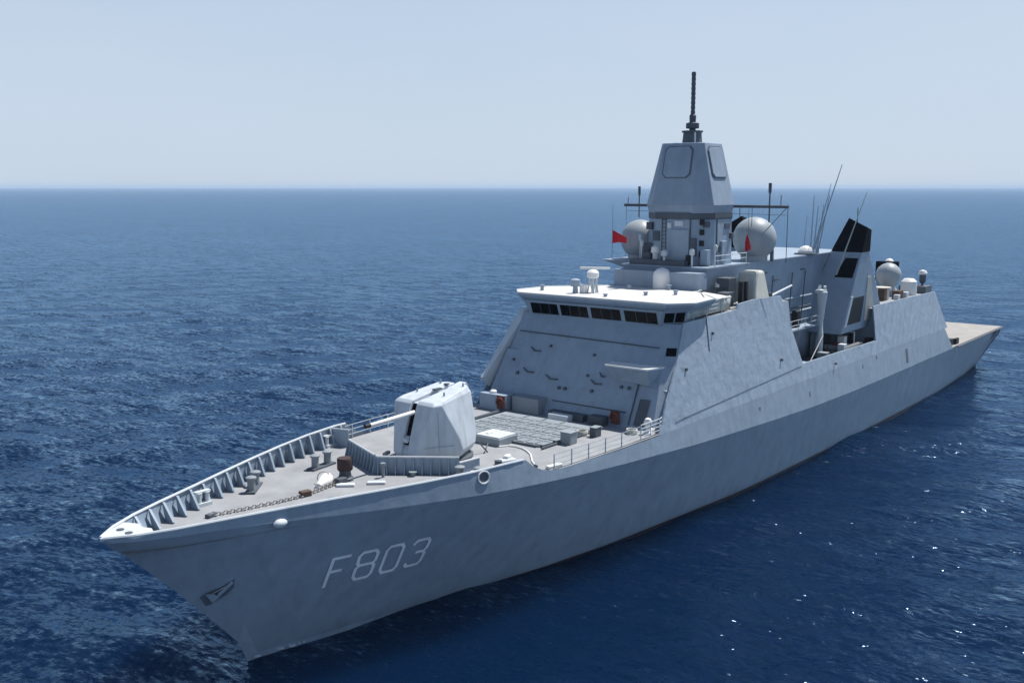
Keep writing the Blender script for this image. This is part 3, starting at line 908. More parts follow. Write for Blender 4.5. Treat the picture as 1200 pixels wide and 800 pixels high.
# ---- amidships block, mast and radar tower
def mast():
    base = MB().loft([[P(56.2, q, z), P(90.0, q, z), P(90.0, -q, z), P(56.2, -q, z)] for z, q in ((8.8, 3.2), (16.0, 3.85), (20.0, 4.4))])  # walls lean outward, shaped this way to keep the sun off them
    # cut-down front step
    o = base.build('deckhouse', M_GREY, SHIP)
    MB().loft([[P(54.6, 4.4, z), P(56.15, 4.4, z), P(56.15, -4.4, z), P(54.6, -4.4, z)] for z in (18.21, 19.7)]).build('deckhouse_step', M_GREY, SHIP)
    MB().loft([[P(56.0, 4.5, z), P(90.1, 4.5, z), P(90.1, -4.5, z), P(56.0, -4.5, z)] for z in (20.0, 20.12)]).build('deckhouse_roof', M_GREY, SHIP)
    for s, z in ((68.5, 18.8), (71.5, 17.9), (78, 18.6)):
        MB().box(s, 4.25, z, 1.2, .14, .12).build('vent_louvre', M_DARK, o)
    # lower tower, eight sided
    def octo(c, r, z, e=.41, sx=1.0):
        k = r * e
        return [P(c - r * sx, k, z), P(c - k * sx, r, z), P(c + k * sx, r, z), P(c + r * sx, k, z), P(c + r * sx, -k, z), P(c + k * sx, -r, z), P(c - k * sx, -r, z), P(c - r * sx, -k, z)]
    C0 = 60.9
    t = MB().loft([octo(C0, 3.5, 20.12, .5), octo(C0, 3.42, 24.9, .5)]).build('mast_tower', M_GREY, SHIP)
    MB().loft([octo(C0, 3.46, 24.3, .5), octo(C0, 3.5, 24.45, .5), octo(C0, 3.5, 24.9, .5)]).build('tower_shade_band', M_DARK, t)  # dark band painting in the shade below the radar tower's overhang
    # panels, doors and ladders on the lower tower
    for dx, dy, h, r in ((57.3, -3.1, 1.6, .12), (57.7, -3.5, 2.1, .1), (58.6, 3.9, 1.3, .12), (56.6, 2.6, 1.0, .16), (56.5, -.2, .8, .2)):
        m = MB(); m.tube(P(dx, dy, 20.12), P(dx, dy, 20.12 + h), r * .6); m.lathe(dx, dy, [(r, 20.12 + h), (r * 1.6, 20.12 + h + .1), (r * 1.6, 20.12 + h + .5), (r * .6, 20.12 + h + .65)], 10)
        m.build('sensor_post', M_LIGHT, t, smooth=True)
    for (s_, p_, z_, ls, lp, lz, mm) in ((57.7, 2.1, 21.0, .5, .5, 1.6, M_DARK), (57.5, -1.6, 22.3, .4, .7, .9, M_DARK), (57.4, -.2, 23.5, .3, .4, .5, M_LIGHT), (58.0, 3.2, 20.2, .7, .7, 1.4, M_GREY), (60.8, 3.55, 20.4, 1.0, .3, 1.9, M_GREY), (62.4, 3.5, 22.5, .5, .4, .5, M_DARK), (57.2, 1.9, 20.2, .4, .4, .9, M_BLACK), (57.6, -2.2, 20.9, .5, .4, .6, M_BLACK), (58.6, 2.9, 23.6, .5, .5, .5, M_DARK), (58.0, -2.6, 23.3, .6, .6, .7, M_DARK)):
        MB().box(s_, p_, z_, ls, lp, lz).build('tower_box', mm, t, bevel=.04)
    m = MB(); m.path([P(57.5, 1.9, 20.2), P(57.55, 1.85, 24.3)], .06); m.build('cable_pipe', M_DARK, t)
    m = MB(); m.path([P(59.6, 3.52, 20.2), P(59.6, 3.46, 24.3)], .06); m.build('cable_pipe', M_DARK, t)
    MB().box(57.4, .9, 20.4, .25, 1.8, 3.0).build('tower_locker', M_LIGHT if False else M_GREY, t, bevel=.05)
    MB().box(57.42, 0.75, 23.7, .16, .9, .5).build('tower_panel', M_LIGHT, t, bevel=.05)
    for z in (20.9, 21.9, 22.9, 23.8):
        MB().box(58.3, 2.62, z, .3, .42, .5, rot=R(45)).build('tower_scuttle', M_BLACK, t, bevel=.04)
    for s, p, z in ((60.3, 3.48, 21.3), (61.6, 3.46, 23.4)):
        MB().box(s, p, z, .9, .14, .5).build('tower_scuttle', M_DARK, t)
    m = MB(); m.path([P(57.32, -.6, 20.2), P(57.4, -.6, 24.4)], .04); m.path([P(57.32, -1.0, 20.2), P(57.4, -1.0, 24.4)], .04)
    for k in range(12): m.tube(P(57.34, -.6, 20.4 + k * .35), P(57.34, -1.0, 20.4 + k * .35), .03)
    m.build('ladder', M_DARK, t)
    m = MB(); m.box(58.6, -2.6, 20.12, 1.4, 1.3, 1.9); m.box(57.4, -2.4, 20.12, .7, .7, 1.1); m.build('equipment_box', M_DARK, t, bevel=.05)
    m = MB(); m.lathe(57.5, -1.7, [(.3, 20.12), (.3, 21.1), (.45, 21.2), (.4, 21.7), (.1, 21.9)], 14); m.build('light_director', M_WHITE, t, smooth=True)
    m = MB(); m.loft([[P(56.3, 2.0, z), P(57.2, 2.0, z), P(57.2, -3.8, z), P(56.3, -3.8, z)] for z in (20.121, 20.6)]); m.build('mast_screen', M_DARK, t)
    m = MB(); m.path([P(57.6, 4.4, 20.15), P(57.6, 4.4, 21.1), P(64, 4.4, 21.1), P(64, 4.4, 20.15)], .035); m.path([P(57.6, 4.4, 20.65), P(64, 4.4, 20.65)], .025); m.build('mast_rail', M_LIGHT, t)
    # radar tower: four array faces with cut corners
    zb, zt = 25.6, 31.25
    def ring(z, hf, hc):
        # hf: half length of array face, hc: distance of face from the axis
        return [P(C0 - hc, hf, z), P(C0 - hf, hc, z), P(C0 + hf, hc, z), P(C0 + hc, hf, z), P(C0 + hc, -hf, z), P(C0 + hf, -hc, z), P(C0 - hf, -hc, z), P(C0 - hc, -hf, z)]
    ap = MB().loft([ring(24.6, 1.8, 3.3), ring(25.6, 2.1, 3.52), ring(zt, 1.72, 2.2)]).build('radar_tower', M_GREY, SHIP, bevel=.06)
    def facept(z): return 3.52 + (2.2 - 3.52) * (z - 25.6) / (zt - 25.6)
    for axis in range(4):
        rot = Matrix.Rotation(math.pi / 2 * axis, 4, 'Z')
        def fp(u, z, o):
            v = Vector((-(facept(z) + o), u, 0)); v = rot @ v
            return Vector((C0 + v.x, v.y, z))
        oc = lambda r, cz, k: [(-r, cz - r + k), (-r + k, cz - r), (r - k, cz - r), (r, cz - r + k), (r, cz + r - k), (r - k, cz + r), (-r + k, cz + r), (-r, cz + r - k)]
        f = MB().loft([[fp(u, z, -.02) for u, z in oc(1.45, 29.5, .35)], [fp(u, z, .09) for u, z in oc(1.45, 29.5, .35)]]).build('array_frame', M_RECESS, ap)
        MB().loft([[fp(u, z, .08) for u, z in oc(1.35, 29.5, .33)], [fp(u, z, .14) for u, z in oc(1.35, 29.5, .33)]]).build('array_panel', M_GREY, f, bevel=.03)
    # pole mast
    pm = MB().lathe(C0, 0, [(.95, 31.25), (.85, 32.25), (1.0, 32.27), (1.0, 32.42), (.35, 32.45)], 10).build('pole_mast_foot', M_DARK, SHIP)
    m = MB()
    m.lathe(C0, 0, [(.3, 32.42), (.3, 32.6), (.62, 32.65), (.62, 33.1), (.3, 33.2), (.32, 33.8), (.2, 33.95)], 14)
    z = 33.9
    while z < 37.6:
        m.lathe(C0, 0, [(.17, z), (.21, z + .1), (.21, z + .33), (.17, z + .43)], 10); z += .43
    m.tube(P(C0, 0, 33.9), P(C0, 0, 37.7), .15)
    m.build('pole_mast', M_DARK, SHIP, smooth=True)
    m = MB()
    for dx, dy in ((.7, .5), (-.6, .6), (.1, -.8)):
        MB().tube(P(C0 + dx, dy, 31.25), P(C0 + dx, dy, 32.3), .1).build('pole_mast_stay', M_LIGHT, pm)
    # yard
    y = MB().tube(P(63.2, -8.7, 25.45), P(63.2, 8.75, 25.45), .14, .14, 8).build('yardarm', M_DARK, SHIP)
    for p, z0, z1, r in ((-7.0, 24.2, 27.3, .06), (-8.3, 25.4, 26.2, .04), (6.9, 24.0, 27.6, .07), (8.0, 25.4, 26.5, .04), (8.7, 20.4, 25.6, .035), (-8.5, 20.0, 25.5, .02), (5.2, 23.6, 25.4, .03)):
        m = MB(); m.tube(P(63.2, p, z0), P(63.2, p, z1), r)
        if r > .05: m.tube(P(63.2, p, z1 - .9), P(63.2, p, z1), r * 2.2)
        m.build('yard_aerial', M_DARK, y)
    m = MB(); m.tube(P(63.2, 8.6, 25.4), P(63.2, 6.2, 22.8), .05); m.build('yard_stay', M_GREY, y)
    m = MB(); m.tube(P(63.2, -8.5, 24.9), P(63.2, 8.6, 24.7), .02); m.build('signal_line', M_DARK, y)
    # large radomes
    def dome(name, s, p, z, r, zf):
        prof = [(r * .62, zf)]
        for k in range(0, 19):
            a = R(-52 + k * (142 / 18)); prof.append((max(.01, r * math.cos(a)), z + r * math.sin(a)))
        o = MB().lathe(s, p, prof, 36).build(name, M_DOME, SHIP, smooth=True)
        return o
    d = dome('radome', 67.6, 3.5, 22.25, 2.1, 20.12)
    MB().tube(P(68.0, 5.2, 20.12), P(68.4, 5.0, 21.2), .18).build('dome_step', M_DARK, d)
    d = dome('radome', 60.6, -5.25, 22.2, 1.9, 20.3)
    m = MB(); m.loft([[P(58.2, -4.3, 19.2), P(63.0, -4.3, 19.2), P(63.0, -5.0, 19.4), P(58.2, -5.0, 19.4)], [P(57.6, -4.2, 20.3), P(63.4, -4.2, 20.3), P(63.4, -7.7, 20.3), P(57.6, -7.7, 20.3)]]); m.build('dome_platform', M_GREY, SHIP)
    # small dish on the roof and whip aerials
    m = MB(); m.lathe(79.5, 3.9, [(1.2, 20.13), (1.2, 20.25), (.3, 20.27)], 18); m.build('aerial_base', M_DARK, SHIP)
    m = MB(); m.lathe(79.5, 3.9, [(.75, 20.27), (.8, 20.5), (.6, 20.85), (.25, 21.02), (.02, 21.05)], 18); m.build('satellite_dome', M_WHITE, SHIP, smooth=True)
    for (p0, z0, p1, z1, r) in ((3.4, 20.1, 3.6, 26.3, .07), (3.76, 20.1, 4.09, 25.2, .07), (3.7, 20.1, 6.5, 29.6, .075), (3.72, 20.1, 5.4, 27.6, .06), (4.25, 20.1, 5.29, 26.4, .06), (4.1, 20.1, 4.7, 25.4, .06), (2.6, 20.1, 2.9, 24.2, .05)):
        m = MB(); m.tube(P(82, p0, z0), P(82, p1, z1), r * 1.3, r * .5, 6); m.lathe(82, p0, [(.16, z0), (.12, z0 + .7)], 8); m.build('whip_aerial', M_GREY, SHIP)
    m = MB(); m.tube(P(82, 6.42, 17.9), P(82, 9.28, 26.7), .085, .03, 6); m.build('whip_aerial', M_CANVAS, SHIP)
mast()

# ---- structure between the wing and the boat bay
def midships():
    m = MB(); m.loft([[P(59.4, 7.6, 16.9), P(62.6, 7.6, 16.9), P(62.6, 5.2, 16.9), P(59.4, 5.2, 16.9)], [P(60.0, 7.2, 19.7), P(62.0, 7.2, 19.7), P(62.0, 5.6, 19.7), P(60.0, 5.6, 19.7)]])
    m.build('covered_mount', M_CREAM, SHIP, bevel=.25, seg=3)
    MB().box(58.6, 6.9, 16.9, .35, .5, 2.0).build('locker', M_BLACK, SHIP); MB().box(57.2, 7.2, 16.9, .3, .4, 2.1).build('locker', M_BLACK, SHIP)
    MB().box(58.0, 5.4, 16.9, 1.6, 1.2, 2.3).build('locker', M_DARK, SHIP, bevel=.04); MB().box(56.0, 6.3, 16.9, 1.4, 1.0, 1.2).build('locker', M_DARK, SHIP, bevel=.04)
    b = MB().tube(P(64.6, 6.6, 17.0), P(73.5, 5.0, 17.3), .13, .1, 8).build('boom', M_LIGHT, SHIP)
    MB().lathe(64.4, 6.7, [(.3, 16.9), (.25, 17.4)], 10).build('boom_foot', M_DARK, b)
    # boat bay: floor, inboard bulkhead, end walls
    MB().loft([[P(66.05, 8.9, z), P(92, 8.9, z), P(92, -8.9, z), P(66.05, -8.9, z)] for z in (8.5, 8.75)]).build('boat_deck', M_DARK, SHIP)
    m = MB(); m.loft([[P(78, 3.2, z), P(92, 3.2, z), P(92, -3.2, z), P(78, -3.2, z)] for z in (8.76, 12.6)]); m.build('uptake_casing', M_GREY, SHIP)
    # crane
    c = MB().lathe(79.6, 5.9, [(.3, 8.76), (.3, 11.9), (.24, 12.0), (.2, 13.0), (.5, 15.6), (.55, 16.2)], 12).build('crane', M_LIGHT, SHIP, smooth=True)
    m = MB(); m.box(79.5, 5.8, 16.1, 1.3, .8, .35); m.tube(P(79.1, 5.6, 16.3), P(79.5, 5.7, 16.9), .16); m.tube(P(80.1, 6.0, 16.3), P(80.0, 6.0, 16.8), .16); m.build('crane_head', M_LIGHT, c)
    m = MB(); m.tube(P(79.6, 6.2, 11.6), P(69.2, 8.5, 9.2), .05); m.build('crane_stay', M_STEEL, c)
    # gallery, pipes, lockers and fittings along the inboard wall of the bay
    g = MB().loft([[P(66.1, 3.8, z), P(80.5, 3.8, z), P(80.5, 5.3, z), P(66.1, 5.3, z)] for z in (12.5, 12.62)]).build('bay_gallery', M_GREY, SHIP)
    m = MB()
    for zz in (13.1, 13.6): m.tube(P(66.2, 5.25, zz), P(80.4, 5.25, zz), .03, .03, 5)
    for k in range(9): m.tube(P(66.3 + k * 1.76, 5.25, 12.62), P(66.3 + k * 1.76, 5.25, 13.62), .035, .035, 5)
    m.build('gallery_rail', M_LIGHT, g)
    for (s_, p_, z_, ls, lp, lz, mm) in ((68.6, 4.3, 12.63, .9, .7, 1.5, M_DARK), (71.2, 4.2, 12.63, .6, .6, 2.0, M_GREY), (73.6, 4.3, 12.63, 1.3, .7, 1.0, M_LIGHT), (76.6, 4.3, 12.63, .8, .7, 1.7, M_BLACK), (72.0, 7.2, 8.76, 1.6, .9, 1.0, M_GREY), (77.8, 7.0, 8.76, 1.0, 1.0, 1.3, M_HATCH), (80.8, 7.9, 8.76, .9, .7, 1.9, M_LIGHT), (86.6, 4.4, 8.76, 2.2, .9, 2.2, M_DARK), (83.2, 4.0, 8.76, 1.2, .8, 2.8, M_GREY)):
        MB().box(s_, p_, z_, ls, lp, lz).build('bay_locker', mm, SHIP, bevel=.04)
    for (z_, r_, mm) in ((14.2, .1, M_LIGHT), (14.6, .07, M_DARK), (15.7, .12, M_GREY)):
        m = MB(); m.tube(P(66.2, 3.95, z_), P(81.4, 3.95, z_), r_, r_, 8); m.build('wall_pipe', mm, SHIP)
    for s_ in (67.6, 70.4, 75.2, 78.6):
        m = MB(); m.tube(P(s_, 4.0, 12.6), P(s_, 4.35, 18.5), .06, .06, 6); m.build('wall_pipe', M_DARK, SHIP)
    m = MB()
    for k in range(4): m.torus(P(69.6, 8.2, 9.0 + k * .1), (0, 0, 1), .35, .06, 12, 5)
    m.build('hose_reel', M_DARK, SHIP)
    # davit frames
    m = MB()
    for s in (82.5, 88.0):
        m.tube(P(s, 4.2, 8.76), P(s, 4.6, 12.3), .16); m.tube(P(s, 4.6, 12.3), P(s, 7.4, 12.5), .14)
    m.tube(P(82.5, 7.2, 12.4), P(88.0, 7.2, 12.4), .1)
    m.build('davit', M_LIGHT, SHIP)
    m = MB(); m.box(76.0, 4.2, 8.76, 1.4, 1.2, 1.5); m.box(73.4, 4.6, 8.76, .9, .9, 2.2); m.box(70.2, 6.2, 12.2, .4, .6, 1.2); m.build('bay_locker', M_DARK, SHIP, bevel=.04)
    m = MB(); m.box(90.4, 7.6, 8.76, 1.6, .8, 1.5); m.box(88.6, 8.2, 8.76, .8, .6, 1.1); m.build('bay_locker', M_BLACK, SHIP, bevel=.04)
midships()

# ---- twin funnels and hangar
def aft():
    for sg in (1, -1):
        low = [(81.5, 2.0), (81.5, 7.4), (95.5, 7.4), (95.5, 2.0)]
        mid = [(84.6, 4.8), (84.6, 8.15), (87.0, 8.15), (87.0, 4.8)]
        up = [(85.2, 6.35), (85.6, 8.3), (86.9, 8.3), (86.7, 6.35)]
        f = MB().loft([[P(s, sg * p, 11.5) for s, p in low], [P(s, sg * p, 20.25) for s, p in mid]]).build('funnel', M_GREY, SHIP, bevel=.12)
        t = MB().loft([[P(s, sg * p, 20.25) for s, p in [(84.55, 4.75), (84.55, 8.2), (87.05, 8.2), (87.05, 4.75)]],
                       [P(s, sg * p, z) for (s, p), z in zip(up, (23.9, 22.9, 22.6, 23.6))]]).build('funnel_cap', M_SOOT, f)
        # air intake panel in the forward face
        def fp(p, z, o): 
            k = (z - 11.5) / 8.75
            return P(81.5 + 3.1 * k - o, sg * p, z)
        MB().loft([[fp(p, z, o) for p, z in ((5.6, 17.5), (7.6, 17.5), (7.9, 19.6), (6.5, 19.6))] for o in (-.02, .04)]).build('intake_panel', M_SOOT, f)
        MB().loft([[fp(p, z, o) for p, z in ((4.6, 19.95), (8.1, 19.95), (8.15, 20.2), (4.7, 20.2))] for o in (0.0, .05)]).build('funnel_band', M_GREY, f)
        def side(s, z, o): return P(s, sg * (7.4 + .75 * (z - 11.5) / 8.75 + o), z)
        MB().loft([[side(s, z, o) for s, z in ((82.6, 12.4), (87.0, 12.4), (87.2, 15.3), (83.6, 15.3))] for o in (-.03, .06)]).build('intake_louvre', M_BLACK, f)
        MB().loft([[side(s, z, o) for s, z in ((82.0, 12.2), (82.6, 12.2), (83.6, 15.5), (83.0, 15.5))] for o in (-.03, .12)]).build('louvre_frame', M_LIGHT, f)
        MB().loft([[side(s, z, o) for s, z in ((88.2, 12.4), (91.5, 12.4), (88.6, 17.4), (87.5, 17.4))] for o in (-.03, .06)]).build('casing_panel', M_CREAM, f)
        MB().tube(P(86.0, sg * 7.0, 23.2), P(86.0, sg * 7.0, 25.0), .05).build('funnel_aerial', M_DARK, f)
    # hangar block between the side plates
    o = MB().loft([[P(90.2, q, z), P(g, q, z), P(g, -q, z), P(90.2, -q, z)] for z, q, g in ((5.87, 9.05, 116.6), (8.7, 8.75, 116.0), (13.6, 8.1, 112.2))]).build('hangar', M_GREY, SHIP)
    MB().loft([[P(89.2, 7.95, z), P(112.0, 7.95, z), P(112.0, -7.95, z), P(89.2, -7.95, z)] for z in (13.604, 13.7)]).build('hangar_roof', M_DECK, SHIP)
    # search radar slab behind the funnels, and its mast
    MB().loft([[P(106.5, 4.0, 13.7), P(111, 4.0, 13.7), P(111, -4, 13.7), P(106.5, -4, 13.7)], [P(107.5, 2.6, 15.6), P(110, 2.6, 15.6), P(110, -2.6, 15.6), P(107.5, -2.6, 15.6)]]).build('radar_pedestal', M_GREY, SHIP)
    m = MB(); m.box(108.5, 3.2, 15.5, .8, 2.8, 2.2, rot=R(10)); m.build('search_radar', M_SOOT, SHIP, bevel=.05)
    # fire control dome
    d = MB().lathe(104.5, 4.7, [(.95, 13.7), (.8, 14.9), (1.0, 15.1), (1.45, 15.9), (1.55, 16.3), (1.5, 16.7), (1.25, 17.2), (.8, 17.6), (.3, 17.8), (.02, 17.82)], 24).build('fire_control_dome', M_DOME, SHIP, smooth=True)
    MB().lathe(109.2, 3.2, [(.3, 17.0), (.62, 17.2), (.6, 17.6), (.35, 17.95), (.02, 18.05)], 16).build('satellite_dome', M_WHITE, SHIP, smooth=True)
    MB().lathe(107.0, 6.5, [(.95, 13.7), (1.0, 13.9), (.95, 15.4), (.6, 15.75), (.05, 15.8)], 16).build('equipment_canister', M_WHITE, SHIP, smooth=True)
    m = MB(); m.lathe(99.5, 5.6, [(.9, 13.7), (.9, 14.8), (1.1, 14.9), (1.1, 15.2)], 14); m.build('gun_mount', M_CREAM, SHIP)
    m = MB(); m.box(98.0, 6.2, 13.7, 1.0, .8, 1.5); m.box(101.5, 6.9, 13.7, 1.6, .9, 1.0); m.build('roof_locker', M_RUST, SHIP, bevel=.05)
    m = MB(); m.box(100.3, 7.2, 13.7, .8, .6, .6); m.box(103.2, 7.3, 13.7, .9, .6, .7); m.build('roof_locker', M_LIGHT, SHIP, bevel=.05)
    m = MB(); m.box(97.0, 4.4, 13.7, 1.8, 2.0, 2.3); m.build('roof_house', M_CREAM, SHIP, bevel=.08)
    m = MB(); m.loft([[P(109.4, 7.9, z), P(112, 7.9, z), P(112, 4.5, z), P(109.4, 4.5, z)] for z in (13.71, 14.6)]); m.build('roof_screen', M_DARK, SHIP)
    m = MB(); m.tube(P(111.3, 6.9, 13.7), P(111.3, 6.9, 15.4), .14); m.lathe(111.3, 6.9, [(.25, 14.9), (.42, 15.1), (.42, 15.9), (.3, 16.0)], 12); m.build('sensor_post', M_DARK, SHIP)
    MB().lathe(111.3, 6.9, [(.5, 16.0), (.55, 16.2), (.4, 16.5), (.05, 16.6)], 14).build('sensor_cap', M_WHITE, SHIP, smooth=True)
    # rails and fittings at the flight deck edge
    m = MB(); m.box(119.5, 8.6, 5.86, 1.6, .6, .9); m.box(121.5, 8.9, 5.86, 1.4, .4, .8); m.build('deck_locker', M_BLACK, SHIP, bevel=.05)
    m = MB(); m.loft([[P(120, 9.42, z), P(144.9, 9.46, z), P(144.9, 9.75, z), P(120, 9.75, z)] for z in (5.7, 5.78)]); m.build('safety_net', M_DARK, SHIP)
    m = MB(); m.loft([[P(120, -9.42, z), P(144.9, -9.46, z), P(144.9, -9.75, z), P(120, -9.75, z)] for z in (5.7, 5.78)]); m.build('safety_net', M_DARK, SHIP)
    m = MB(); m.loft([[P(144.92, -9.4, z), P(144.92, 9.4, z), P(145.5, 9.4, z), P(145.5, -9.4, z)] for z in (5.7, 5.78)]); m.build('safety_net', M_DARK, SHIP)
aft()

# ------------------------------------------------------------------ loose things aboard
def loose():
    # flags on halyards
    for (s, p, z, label) in ((57.6, -5.75, 22.55, 'small red flag flying in front of the starboard radome, left of the mast'), (60.6, 6.1, 22.3, 'small red flag hanging before the big round radome on the port side')):
        t = thing('signal_flag', label, 'flag', P(s, p, z), 'red signal flags')
        m = MB(); w, h = (1.35, 1.3) if p < 0 else (.5, 1.25)
        n = 6; rows = []
        d = RIGHT
        for i in range(n + 1):
            u = i / n
            hh = h * (1 - .55 * u)
            off = FWD * (.12 * math.sin(u * 5))
            if p < 0: rows.append([d * (w * (u - .5)) + off + Vector((0, 0, .65 - u * .75)), d * (w * (u - .5)) + off + Vector((0, 0, -.65 + .1 * math.sin(u * 3)))])
            else: rows.append([d * (w * (u - .5)) + off + Vector((0, 0, .8 - abs(u - .4) * 2.0)), d * (w * (u - .5)) + off + Vector((0, 0, -.8 - .1 * math.sin(u * 6)))])
        thick = FWD * .012
        for a, b in zip(rows[:-1], rows[1:]):
            m.face([a[0] - thick, a[1] - thick, b[1] - thick, b[0] - thick]); m.face([a[0] + thick, a[1] + thick, b[1] + thick, b[0] + thick])
        m.build('cloth', M_RED, t, smooth=True)
        m = MB(); e = d * (-w / 2) if p < 0 else Vector((0, 0, 0))
        m.tube(e + Vector((0, 0, -2.2)), e + Vector((0, 0, 3.0)), .018, .018, 5); m.build('halyard', M_DARK, t)
    # lifebuoys on the wall boxes
    for (s, p, z, label) in ((38.82, -5.35, 9.55, 'dark orange lifebuoy on the grey box behind the missile hatches'), (40.15, 5.0, 9.5, 'dark red lifebuoy at the foot of the front wall near the port door')):
        t = thing('lifebuoy', label, 'lifebuoy', P(s, p, z), 'lifebuoys below the bridge')
        m = MB(); m.torus((0, 0, 0), (1, 0, .15), .36, .11); m.build('ring', M_ORANGE, t, smooth=True)
        m = MB(); m.box(.1, 0, -.55, .1, .8, 1.1); m.build('rack', M_RUST, t)
    # anchor in its pocket
    t = thing('anchor', 'dark stockless anchor housed in the recess on the port bow', 'anchor', P(6.2, hullp(6.2, 5.1) + .12, 5.1))
    def a(s, z, o=.0): return P(s, hullp(s, z) + .12 + o, z) - t.location
    m = MB(); m.tube(a(6.0, 4.75), a(6.6, 5.75), .1, .09); m.build('shank', M_GREY, t)
    m = MB(); m.hull([a(5.5, 5.15, -.05), a(5.75, 5.2, .12), a(6.1, 4.95, .16), a(6.0, 4.5, .05), a(5.85, 4.6, .14)]); m.build('crown', M_GREY, t)
    m = MB(); m.hull([a(5.62, 5.05), a(5.75, 5.15, .05), a(6.35, 5.6, .05), a(6.3, 5.45, .02)]); m.build('fluke', M_LIGHT, t)
    m = MB(); m.hull([a(5.95, 4.55), a(6.1, 4.65, .05), a(6.75, 5.15, .05), a(6.65, 5.0, .02)]); m.build('fluke', M_GREY, t)
    # anchor chain on deck
    t = thing('anchor_chain', 'rusty pale anchor chain running along the foredeck to the dark windlass', 'chain', P(11, -.3, DECK))
    pts = [(7.3, -1.05), (9.2, -.55), (11.2, -.1), (13.0, .15), (14.6, -.05), (16.3, -.3)]
    m = MB(); n = 46
    for i in range(n):
        u = i / n * (len(pts) - 1); k = int(u); f = u - k
        s = pts[k][0] + (pts[k + 1][0] - pts[k][0]) * f; p = pts[k][1] + (pts[k + 1][1] - pts[k][1]) * f
        c = P(s, p, DECK + .09) - t.location
        m.torus(c, (0, 0, 1) if i % 2 else (0.2, 1, 0), .13, .04, 8, 5)
    m.build('links', M_STEEL, t, smooth=True)
    m = MB(); m.box(13.2 - 11, .1 + .3, .0, .7, .45, .35, rot=R(-10)); m.build('chain_stopper', M_RUST, t, bevel=.05)
    m = MB(); m.box(7.3 - 11, -1.05 + .3, .0, .7, .35, .22, rot=R(10)); m.build('deck_pipe_cover', M_DARK, t, bevel=.05)
    # white covered bundle by the windlass
    t = thing('covered_bundle', 'rounded white canvas bundle lying on deck before the windlass', 'bundle', P(15.7, -1.0, DECK))
    m = MB(); rings = []
    for i in range(9):
        u = i / 8; r = .42 * math.sin(math.pi * min(max(u, .06), .94)) ** .5
        c = Vector((-1.1 + 2.2 * u, -.15 * math.sin(u * 4), 0))
        rings.append([c + Vector((0, r * math.cos(b) * 1.1, max(0.0, .06 + r * .9 * (math.sin(b) + .6)))) for b in np.linspace(0, 2 * math.pi, 13)[:-1]])
    m.loft(rings); o = m.build('cover', M_WHITE, t, smooth=True)
    t.rotation_euler.z = R(28)
    m = MB(); m.torus((0, 0, .32), (1, 0, 0), .46, .03, 14, 5); m.build('lashing', M_STEEL, t)
    # coiled mooring ropes
    for (s, p, label) in ((36.3, 4.6, 'pale coil of rope on deck beside the missile hatches'), (39.0, 7.3, 'pale coil of rope at the port rail below the bridge')):
        t = thing('rope_coil', label, 'rope', P(s, p, DECK), 'rope coils on deck')
        m = MB()
        for k in range(4): m.torus((0, 0, .06 + .09 * k), (0, 0, 1), .42 - .03 * (k % 2), .055, 18, 6)
        m.build('coil', M_CREAM, t, smooth=True)
    t = thing('white_buoy', 'small white round float standing at the port rail under the bridge wing', 'float', P(39.6, 8.35, DECK))
    MB().lathe(0, 0, [(.3, 0), (.34, .1), (.16, .3), (.16, .6), (.3, .75), (.33, .95), (.22, 1.2), (.02, 1.28)], 16).build('float_body', M_WHITE, t, smooth=True)
    MB().box(.55, -.1, 0, .8, .4, .3).build('float_cradle', M_WHITE, t, bevel=.08)
    # low white cable reel near the break of the bulwark
    t = thing('mooring_pad', 'low white pad lying on deck at the port edge by the guard rail', 'pad', P(27.7, 8.2, DECK))
    MB().box(0, 0, 0, 1.3, .35, .22, rot=R(-10)).build('pad_body', M_WHITE, t, bevel=.06)
    # gear behind the breakwater
    t = thing('gear_pile', 'white topped gear stowed on deck between gun turret and port bulwark', 'gear', P(26.4, 5.1, DECK))
    MB().box(0, 0, 0, 1.4, .7, .35, rot=R(-20)).build('gear_box', M_LIGHT, t, bevel=.08)
    MB().box(.3, -.1, .35, .6, .4, .2, rot=R(10)).build('gear_bag', M_WHITE, t, bevel=.08)
    MB().lathe(-.9, .1, [(.25, 0), (.25, .45), (.1, .5)], 12).build('gear_bucket', M_DARK, t, smooth=True)
    # hose on deck
    t = thing('fire_hose', 'white hose curving over deck between the gun turret and port guard rail', 'hose', P(29, 4, DECK))
    hp = [(29.6, 1.95), (30.2, 2.3), (30.35, 2.9), (30.2, 3.6), (29.9, 4.2), (29.3, 5.0), (28.5, 5.7), (27.8, 6.3), (27.2, 7.0)]
    m = MB(); m.path([P(s, p, DECK + .06) - t.location for s, p in hp], .06, 6); m.build('hose_run', M_WHITE, t, smooth=True)
    m = MB(); m.tube(P(27.2, 7.0, DECK + .07) - t.location, P(27.0, 7.3, DECK + .07) - t.location, .08); m.build('nozzle', M_DARK, t)
    # wing awning and canvas screens
    t = thing('awning', 'white awning stretched over the port bridge wing beside the bridge roof', 'awning', P(50, 7, 18))
    top = [(47.5, 7.75, 18.0), (52.0, 7.6, 17.95), (55.6, 7.1, 17.8), (54.5, 5.0, 18.15), (52.6, 5.7, 18.3), (49.8, 7.5, 18.32)]
    m = MB(); m.loft([[P(s, p, z - e) - t.location for s, p, z in top] for e in (0.06, 0)]); m.build('awning_cloth', M_ROOF, t)
    for s, p in ((47.6, 7.7), (50.0, 7.62), (53.2, 7.4)):
        m = MB(); m.tube(P(s, p, 16.6) - t.location, P(s, p, 17.95) - t.location, .05); m.build('awning_post', M_LIGHT, t)
    t = thing('canvas_screen', 'folded grey canvas screen hung along the port bridge wing below the awning', 'screen', P(50, 8, 17))
    m = MB(); a0 = []
